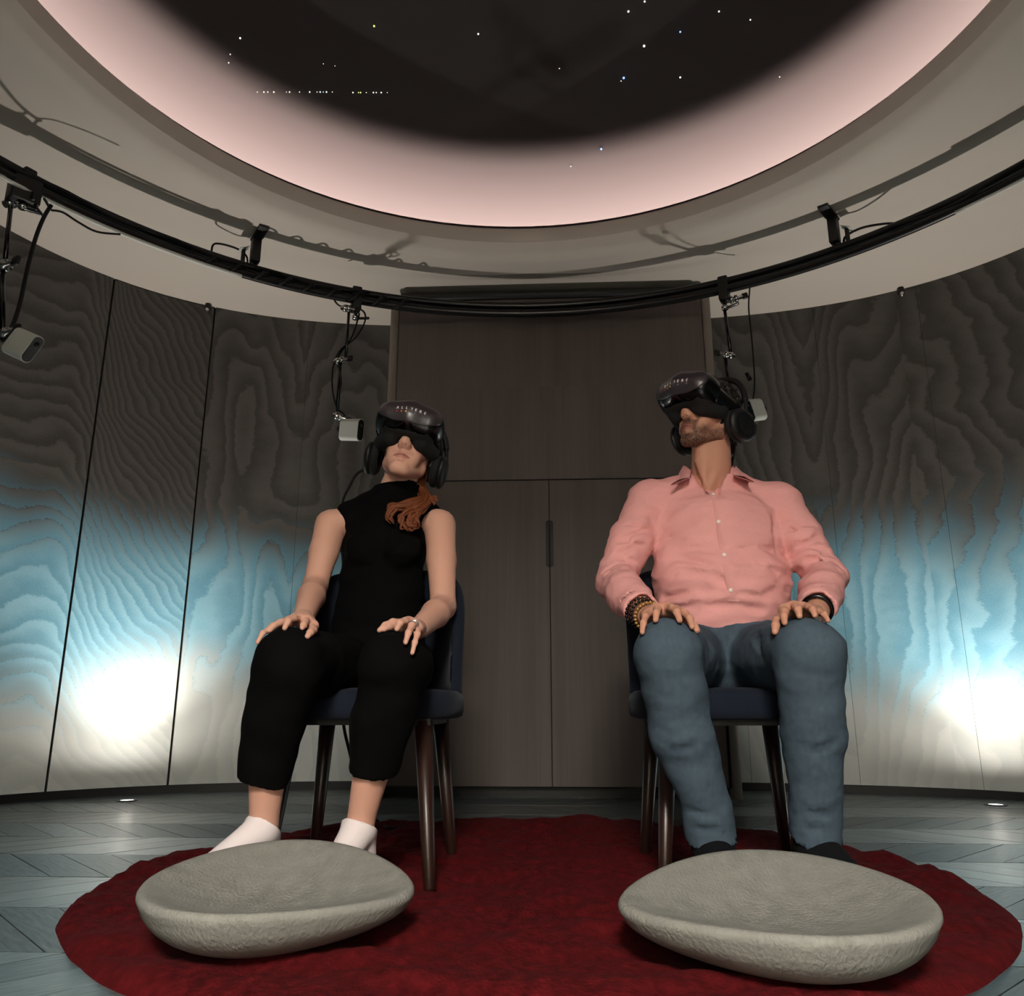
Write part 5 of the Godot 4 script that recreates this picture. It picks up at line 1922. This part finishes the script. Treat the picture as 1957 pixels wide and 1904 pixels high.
	for c in [[Vector3(hip_r.x + 0.08, 0.60, 0), Vector3(knee_r.x + 0.05, 0.585, 0)], [Vector3(hip_l.x - 0.08, 0.60, 0), Vector3(knee_l.x - 0.06, 0.59, 0)]]:
		for j in 4:
			var y := 0.022 * j
			s.crease(Vector3(c[0].x, 0.635 - y * 0.3, -2.13 + 0.02 * j), Vector3(lerpf(c[0].x, c[1].x, 0.7), 0.605 - y, -2.02 + 0.03 * j), 0.009, 0.008)
	sh = shell()
	s.skin(sh, back, plain)
	var jeans := part("jeans", shell_mesh(sh), denim, w)
	part("fly_button", lathe([Vector2(0.008, 0.0), Vector2(0.008, 0.003), Vector2(0.0, 0.004)], 14), M.steel, jeans, Vector3(0.4587, 0.6709, s.front(0.4587, 0.6709)) - w.position, Basis(Vector3.RIGHT, PI / 2))
	# dark shoes
	var suede := mat(Color(0.055, 0.06, 0.07), 0.9, 0.0, 0.25)
	for q in [[ankle_r, Vector3(-0.01, 0.045, 0.155)], [ankle_l, Vector3(0.06, 0.045, 0.15)]]:
		var a: Vector3 = q[0]
		var toe: Vector3 = Vector3(a.x, 0.0, a.z) + q[1]
		var heel := Vector3(a.x, 0.055, a.z - 0.045)
		s = Soft.new(a.min(toe) - Vector3(0.09, 0.16, 0.13), a.max(toe) + Vector3(0.09, 0.07, 0.07), 0.0065, 170.0)
		s.bone(a + Vector3(0, 0.03, 0), a + Vector3(0, -0.02, 0), 0.045, 0.044)
		s.bone(a + Vector3(0, -0.02, 0.01), toe + Vector3(0, 0.004, 0), 0.046, 0.032)
		s.bone(heel, toe, 0.037, 0.033)
		s.settle()
		s.cut(a + Vector3(0, 0.035, 0), Vector3(0, 1, -0.2), 0.2)
		sh = shell()
		s.skin(sh, back, plain)
		var shoe := part("shoe", shell_mesh(sh), suede, w)
		part("sole", rounded_box(Vector3(0.085, 0.022, 0.255), 0.010), M.soft_black, shoe, (heel + toe) * 0.5 + Vector3(0, -0.024, 0.004) - w.position, facing(Vector3(toe.x - heel.x, 0, toe.z - heel.z)))
	# bracelets, watch, ring
	var bead := lathe([Vector2(0, -0.0042), Vector2(0.0036, -0.0026), Vector2(0.0048, 0), Vector2(0.0036, 0.0026), Vector2(0, 0.0042)], 10)
	var gold := mat(Color(0.72, 0.56, 0.33), 0.35, 0.6)
	for j in 3:
		var c := cuff_r.lerp(wr_r, 0.20 + 0.42 * j)
		var axis := (wr_r - el_r).normalized()
		var u := axis.cross(Vector3.UP).normalized()
		var v := axis.cross(u)
		var br := Node3D.new()
		br.name = "bracelet"
		w.add_child(br, true)
		for k in 24:
			var a := TAU * k / 24
			part("bead", bead, gold if j == 2 else M.gloss_black, br, c + (u * cos(a) + v * sin(a)) * (0.0375 - 0.0012 * j) - w.position)
	var strap := []
	for k in 28:
		var axis := (wr_l - el_l).normalized()
		var u := axis.cross(Vector3.UP).normalized()
		var v := axis.cross(u)
		strap.append(cuff_l.lerp(wr_l, 0.35) + (u * cos(TAU * k / 28) + v * sin(TAU * k / 28)) * 0.034 - w.position)
	part("wrist_strap", tube(strap, 0.006, 8, true), M.gloss_black, w)
	# hair
	var dark := mat(Color(0.10, 0.075, 0.065), 0.5, 0.0, 0.5)
	var hs := Soft.new(Vector3(-0.115, -0.13, -0.15), Vector3(0.115, 0.165, 0.11), 0.0048, 190.0)
	hs.bone(Vector3(0, 0.04, -0.024), Vector3(0, 0.040, -0.008), 0.078, 0.077, X, 1.2, 1.2)
	hs.bone(Vector3(0, -0.02, -0.07), Vector3(0, -0.085, -0.055), 0.055, 0.045)
	for q in [-1.0, 1.0]:
		hs.bone(Vector3(q * 0.070, 0.02, 0.01), Vector3(q * 0.066, -0.032, 0.012), 0.016, 0.008)
	hs.settle()
	hs.cut(Vector3(0, 0.085, 0.055), Vector3(0, 0.35, 1), 0.10)
	hs.cut(Vector3(0, -0.01, 0.022), Vector3(0, -0.25, 1), 0.075)
	hs.ripple(noise(1.0, 65, 3), 0.016, Vector3(55, 55, 55))
	sh = shell()
	hs.skin(sh, back * Transform3D(Basis(Vector3(0.6588, -0.0508, 0.7506), Vector3(0.2146, 0.969, -0.1228), Vector3(-0.7211, 0.2419, 0.6493)), Vector3(0.4845, 1.2786, -2.367)), plain)
	var h := part("hair", shell_mesh(sh), dark, w)
	for c in [[Vector3(0.5542, 1.2074, -2.4), Vector3(0.5314, 1.1646, -2.38), Vector3(0.5221, 1.1237, -2.37), Vector3(0.5368, 1.1512, -2.38)], [Vector3(0.562, 1.2139, -2.42), Vector3(0.5517, 1.1549, -2.42), Vector3(0.5324, 1.0856, -2.41)]]:
		var pts := []
		for p in c:
			pts.append(p - w.position)
		part("lock", tube(smooth_path(pts, 6), 0.0028, 6), dark, h)

# collar: a stand and two points that fold outward
func collar(parent: Node3D, base: Vector3, m: Material) -> void:
	var c := Vector3(0.4816, 1.0986, -2.395)
	for side in [-1.0, 1.0]:
		var st := begin()
		var inner := []
		var outer := []
		var tips: Array = [Vector3(0.4021, 1.0749, -2.29), Vector3(0.343, 1.048, -2.275)] if side < 0 else [Vector3(0.5286, 1.0794, -2.29), Vector3(0.5831, 1.054, -2.275)]
		var front: Vector3 = Vector3(0.4195, 1.0477, -2.295) if side < 0 else Vector3(0.513, 1.0542, -2.295)
		for k in 9:
			var t := k / 8.0
			var a := lerpf(PI, 0.62, t)          # from the nape round to the front
			var r := 0.078
			var p := c + Vector3(side * sin(a) * r, 0.045 - 0.030 * smoothstep(0.55, 1.0, t), cos(a) * r)
			var q := c + Vector3(side * sin(a) * (r + 0.026 + 0.008 * t), 0.002 - 0.03 * t, cos(a) * (r + 0.024))
			if k == 8:
				p = tips[0]
				q = tips[1]
			elif k == 7:
				p = p.lerp(tips[0], 0.25)
				q = q.lerp(tips[1], 0.45)
			inner.append(p - base)
			outer.append(q - base)
		for k in 8:
			var lift := Vector3(0, 0.004, 0.006)
			var m0: Vector3 = (inner[k] + outer[k]) * 0.5 + lift
			var m1: Vector3 = (inner[k + 1] + outer[k + 1]) * 0.5 + lift
			if side < 0:
				quad(st, inner[k], m0, m1, inner[k + 1])
				quad(st, m0, outer[k], outer[k + 1], m1)
			else:
				quad(st, inner[k + 1], m1, m0, inner[k])
				quad(st, m1, outer[k + 1], outer[k], m0)
			var d := Vector3(0, -0.003, 0.0)
			quad(st, inner[k] + d, inner[k + 1] + d, outer[k + 1] + d, outer[k] + d)
			# stand inside the fold
			var low := Vector3(0, -0.05, 0)
			if k < 7:
				quad(st, inner[k], inner[k + 1], inner[k + 1] + low, inner[k] + low)
		part("collar", done(st), m, parent)

# ---------------------------------------------------------------- headset, built in the head's frame
func build_people() -> void:
	build_woman()
	build_man()
	build_headset("black headset with headphones worn by the person in black", Transform3D(Basis(Vector3(0.9761, -0.2008, -0.0828), Vector3(0.1707, 0.9448, -0.2796), Vector3(0.1344, 0.2588, 0.9565)), Vector3(-0.4338, 1.182, -2.3457)))
	build_headset("black headset with headphones worn by the person in pink", Transform3D(Basis(Vector3(0.6588, -0.0508, 0.7506), Vector3(0.2146, 0.969, -0.1228), Vector3(-0.7211, 0.2419, 0.6493)), Vector3(0.4845, 1.2786, -2.367)))
	tag(part("cable", tube(smooth_path([Vector3(-0.5456, 1.1377, -2.3493), Vector3(-0.6022, 1.1323, -2.4), Vector3(-0.63, 1.0959, -2.42), Vector3(-0.6557, 1.0616, -2.45), Vector3(-0.6714, 1.0226, -2.5), Vector3(-0.6788, 0.9368, -2.54)], 6), 0.0045, 6), M.soft_black, self), "thin black headset cable falling behind the black-clad person's shoulder", "cable")
	tag(part("cable", tube(smooth_path([Vector3(0.5515, 1.2037, -2.311), Vector3(0.5586, 1.1632, -2.42), Vector3(0.5504, 1.1076, -2.46), Vector3(0.5561, 1.0555, -2.52)], 6), 0.0045, 6), M.soft_black, self), "thin black headset cable falling behind the pink-shirted person's neck", "cable")

func oval(p: Vector3, cx: float, cy: float, rx: float, ry: float, e: float) -> float:
	return (pow(pow(absf(p.x - cx) / rx, e) + pow(absf(p.y - cy) / ry, e), 1.0 / e) - 1.0) * minf(rx, ry)

func visor_field(grow: float) -> Soft:
	var s := Soft.new(Vector3(-0.115, -0.05, 0.035), Vector3(0.115, 0.10, 0.175), 0.003, 260.0)
	var g := grow
	var Z := Vector3.BACK
	s.bone(Vector3(-0.048, 0.036, 0.106), Vector3(0, 0.038, 0.112), 0.046 + g, 0.050 + g, Z, 0.98, 0.96)
	s.bone(Vector3(0.048, 0.036, 0.106), Vector3(0, 0.038, 0.112), 0.046 + g, 0.050 + g, Z, 0.98, 0.96)
	s.bone(Vector3(-0.05, 0.03, 0.085), Vector3(0.05, 0.03, 0.085), 0.046 + g, 0.046 + g)
	s.settle()
	return s

func build_headset(label: String, tf: Transform3D) -> void:
	var hs := thing("vr_headset", label, "headset", tf * Vector3(0, -0.006, 0.0), "headsets with headphones", tf.basis.scaled_local(Vector3(1.07, 1.10, 1.08)))
	var id := Transform3D.IDENTITY
	var plum := mat(Color(0.19, 0.165, 0.18), 0.38, 0.0, 0.6)
	plum.clearcoat_enabled = true
	plum.clearcoat = 0.25
	plum.clearcoat_roughness = 0.25
	# shell
	var s := visor_field(0.0)
	s.keep(func(p: Vector3) -> float: return maxf(0.078 - p.z, maxf(-0.004 - p.y + 0.012 * smoothstep(0.035, 0.0, absf(p.x)), 0.0) - 0.002))
	var sh := shell()
	s.skin(sh, id, plain)
	part("visor", shell_mesh(sh), M.gloss_black, hs)
	# faceplate on the front
	var fp := visor_field(0.0022)
	fp.keep(func(p: Vector3) -> float: return maxf(oval(p, 0.0, 0.043, 0.088, 0.038, 2.6), 0.092 - p.z))
	sh = shell()
	fp.skin(sh, id, plain)
	var plate := part("faceplate", shell_mesh(sh), plum, hs)
	plate.set_meta("label", "glossy dark plum front plate")
	# soft gasket round the eyes, notched for the nose
	var gs := Soft.new(Vector3(-0.11, -0.065, 0.0), Vector3(0.11, 0.09, 0.125), 0.0032, 240.0)
	for q in [-1.0, 1.0]:
		gs.bone(Vector3(q * 0.042, 0.025, 0.085), Vector3(q * 0.062, 0.015, 0.05), 0.040, 0.036, Vector3.UP, 0.9, 0.8)
		gs.bone(Vector3(q * 0.045, -0.008, 0.082), Vector3(q * 0.072, -0.006, 0.035), 0.026, 0.020)
	gs.bone(Vector3(-0.04, 0.04, 0.08), Vector3(0.04, 0.04, 0.08), 0.038, 0.038)
	gs.bone(Vector3(-0.055, 0.008, 0.098), Vector3(0.055, 0.008, 0.098), 0.023, 0.023)
	gs.bone(Vector3(-0.05, 0.0, 0.118), Vector3(0.05, 0.0, 0.118), 0.012, 0.012)
	gs.settle()
	gs.hollow(Vector3(0, -0.05, 0.095), Vector3(0, 0.0, 0.09), 0.023, 0.013)
	sh = shell()
	gs.skin(sh, id, plain)
	part("face_gasket", shell_mesh(sh), M.soft_black, hs)
	# name in letters on the plate, dots below
	var ink := mat(Color(0.92, 0.9, 0.88), 0.6)
	var word := "ALLHERE"
	var font := SystemFont.new()
	font.font_names = PackedStringArray(["Droid Sans"])
	font.font_weight = 700
	var dots := [Color(0.80, 0.20, 0.17), Color(0.86, 0.52, 0.40), Color(0.92, 0.74, 0.33), Color(0.30, 0.31, 0.30), Color(0.36, 0.38, 0.48), Color(0.25, 0.24, 0.27), Color(0.42, 0.30, 0.34)]
	for k in 7:
		var x := -0.034 + 0.0125 * k
		for row in 2:
			var y := 0.038 if row == 0 else 0.0275
			var z := fp.front(x, y)
			var e := 0.004
			var n := Vector3(-(fp.front(x + e, y) - fp.front(x - e, y)) / (2.0 * e), -(fp.front(x, y + e) - fp.front(x, y - e)) / (2.0 * e), 1.0).normalized()
			var at := Vector3(x, y, z) + n * 0.0002
			if row == 0:
				var t := TextMesh.new()
				t.text = word[k]
				t.font = font
				t.font_size = 32
				t.pixel_size = 0.00036
				t.depth = 0.0006
				part("letter", t, ink, plate, at, facing(n))
			else:
				part("dot", lathe([Vector2(0.0027, 0.0), Vector2(0.0025, 0.0006), Vector2(0.0, 0.0008)], 14), flat(dots[k]), plate, at, facing(n) * Basis(Vector3.RIGHT, PI / 2))
	# side arms, crown strap, headphones
	for q in [-1.0, 1.0]:
		var arm := Soft.new(Vector3(minf(q * 0.06, q * 0.115), -0.05, -0.10), Vector3(maxf(q * 0.06, q * 0.115), 0.075, 0.10), 0.0035, 260.0)
		arm.bone(Vector3(q * 0.084, 0.022, 0.075), Vector3(q * 0.086, 0.016, 0.0), 0.026, 0.022, Vector3.UP, 0.34, 0.4)
		arm.bone(Vector3(q * 0.086, 0.016, 0.0), Vector3(q * 0.082, 0.014, -0.08), 0.022, 0.024, Vector3.UP, 0.4, 0.4)
		arm.settle()
		sh = shell()
		arm.skin(sh, id, plain)
		part("side_arm", shell_mesh(sh), M.gloss_black, hs)
		var cup := part("earcup", lathe([Vector2(0, 0.0), Vector2(0.041, 0.0), Vector2(0.044, 0.004), Vector2(0.044, 0.010), Vector2(0.038, 0.016), Vector2(0.028, 0.020), Vector2(0.026, 0.018), Vector2(0.0, 0.018)], 28), M.black, hs, Vector3(q * 0.098, -0.028, -0.018), facing(Vector3(0, 0, 1), Vector3(q, -0.05, 0.0)).scaled(Vector3(1.0, 1.0, 1.18)))
		part("ear_cushion", lathe([Vector2(0.018, -0.020), Vector2(0.036, -0.022), Vector2(0.044, -0.014), Vector2(0.044, -0.005), Vector2(0.040, 0.0), Vector2(0.0, 0.0)], 28), M.soft_black, cup)
		part("yoke", tube(smooth_path([Vector3(q * 0.106, -0.02, -0.02), Vector3(q * 0.108, 0.015, -0.022), Vector3(q * 0.098, 0.055, -0.022), Vector3(q * 0.086, 0.085, -0.022)], 5), 0.006, 8), M.black, hs)
	part("headband", tube(smooth_path([Vector3(-0.100, 0.05, -0.022), Vector3(-0.088, 0.085, -0.022), Vector3(-0.058, 0.122, -0.022), Vector3(0, 0.142, -0.022), Vector3(0.058, 0.122, -0.022), Vector3(0.088, 0.085, -0.022), Vector3(0.100, 0.05, -0.022)], 6), 0.009, 8), M.black, hs)
	part("crown_strap", tube(smooth_path([Vector3(0, 0.078, 0.10), Vector3(0, 0.115, 0.06), Vector3(0, 0.134, 0.0), Vector3(0, 0.115, -0.075), Vector3(0, 0.06, -0.118), Vector3(0, 0.02, -0.12)], 6), 0.0075, 8), M.black, hs)
	part("rear_cradle", rounded_box(Vector3(0.15, 0.05, 0.03), 0.014), M.black, hs, Vector3(0, 0.012, -0.112))
	part("rear_knob", lathe([Vector2(0, 0), Vector2(0.022, 0), Vector2(0.022, 0.014), Vector2(0.016, 0.018), Vector2(0, 0.018)], 20), M.soft_black, hs, Vector3(0, 0.012, -0.124), Basis(Vector3.RIGHT, -PI / 2))

func flat(c: Color) -> StandardMaterial3D:
	var key := "flat" + c.to_html()
	if not M.has(key):
		M[key] = mat(c, 0.6)
	return M[key]
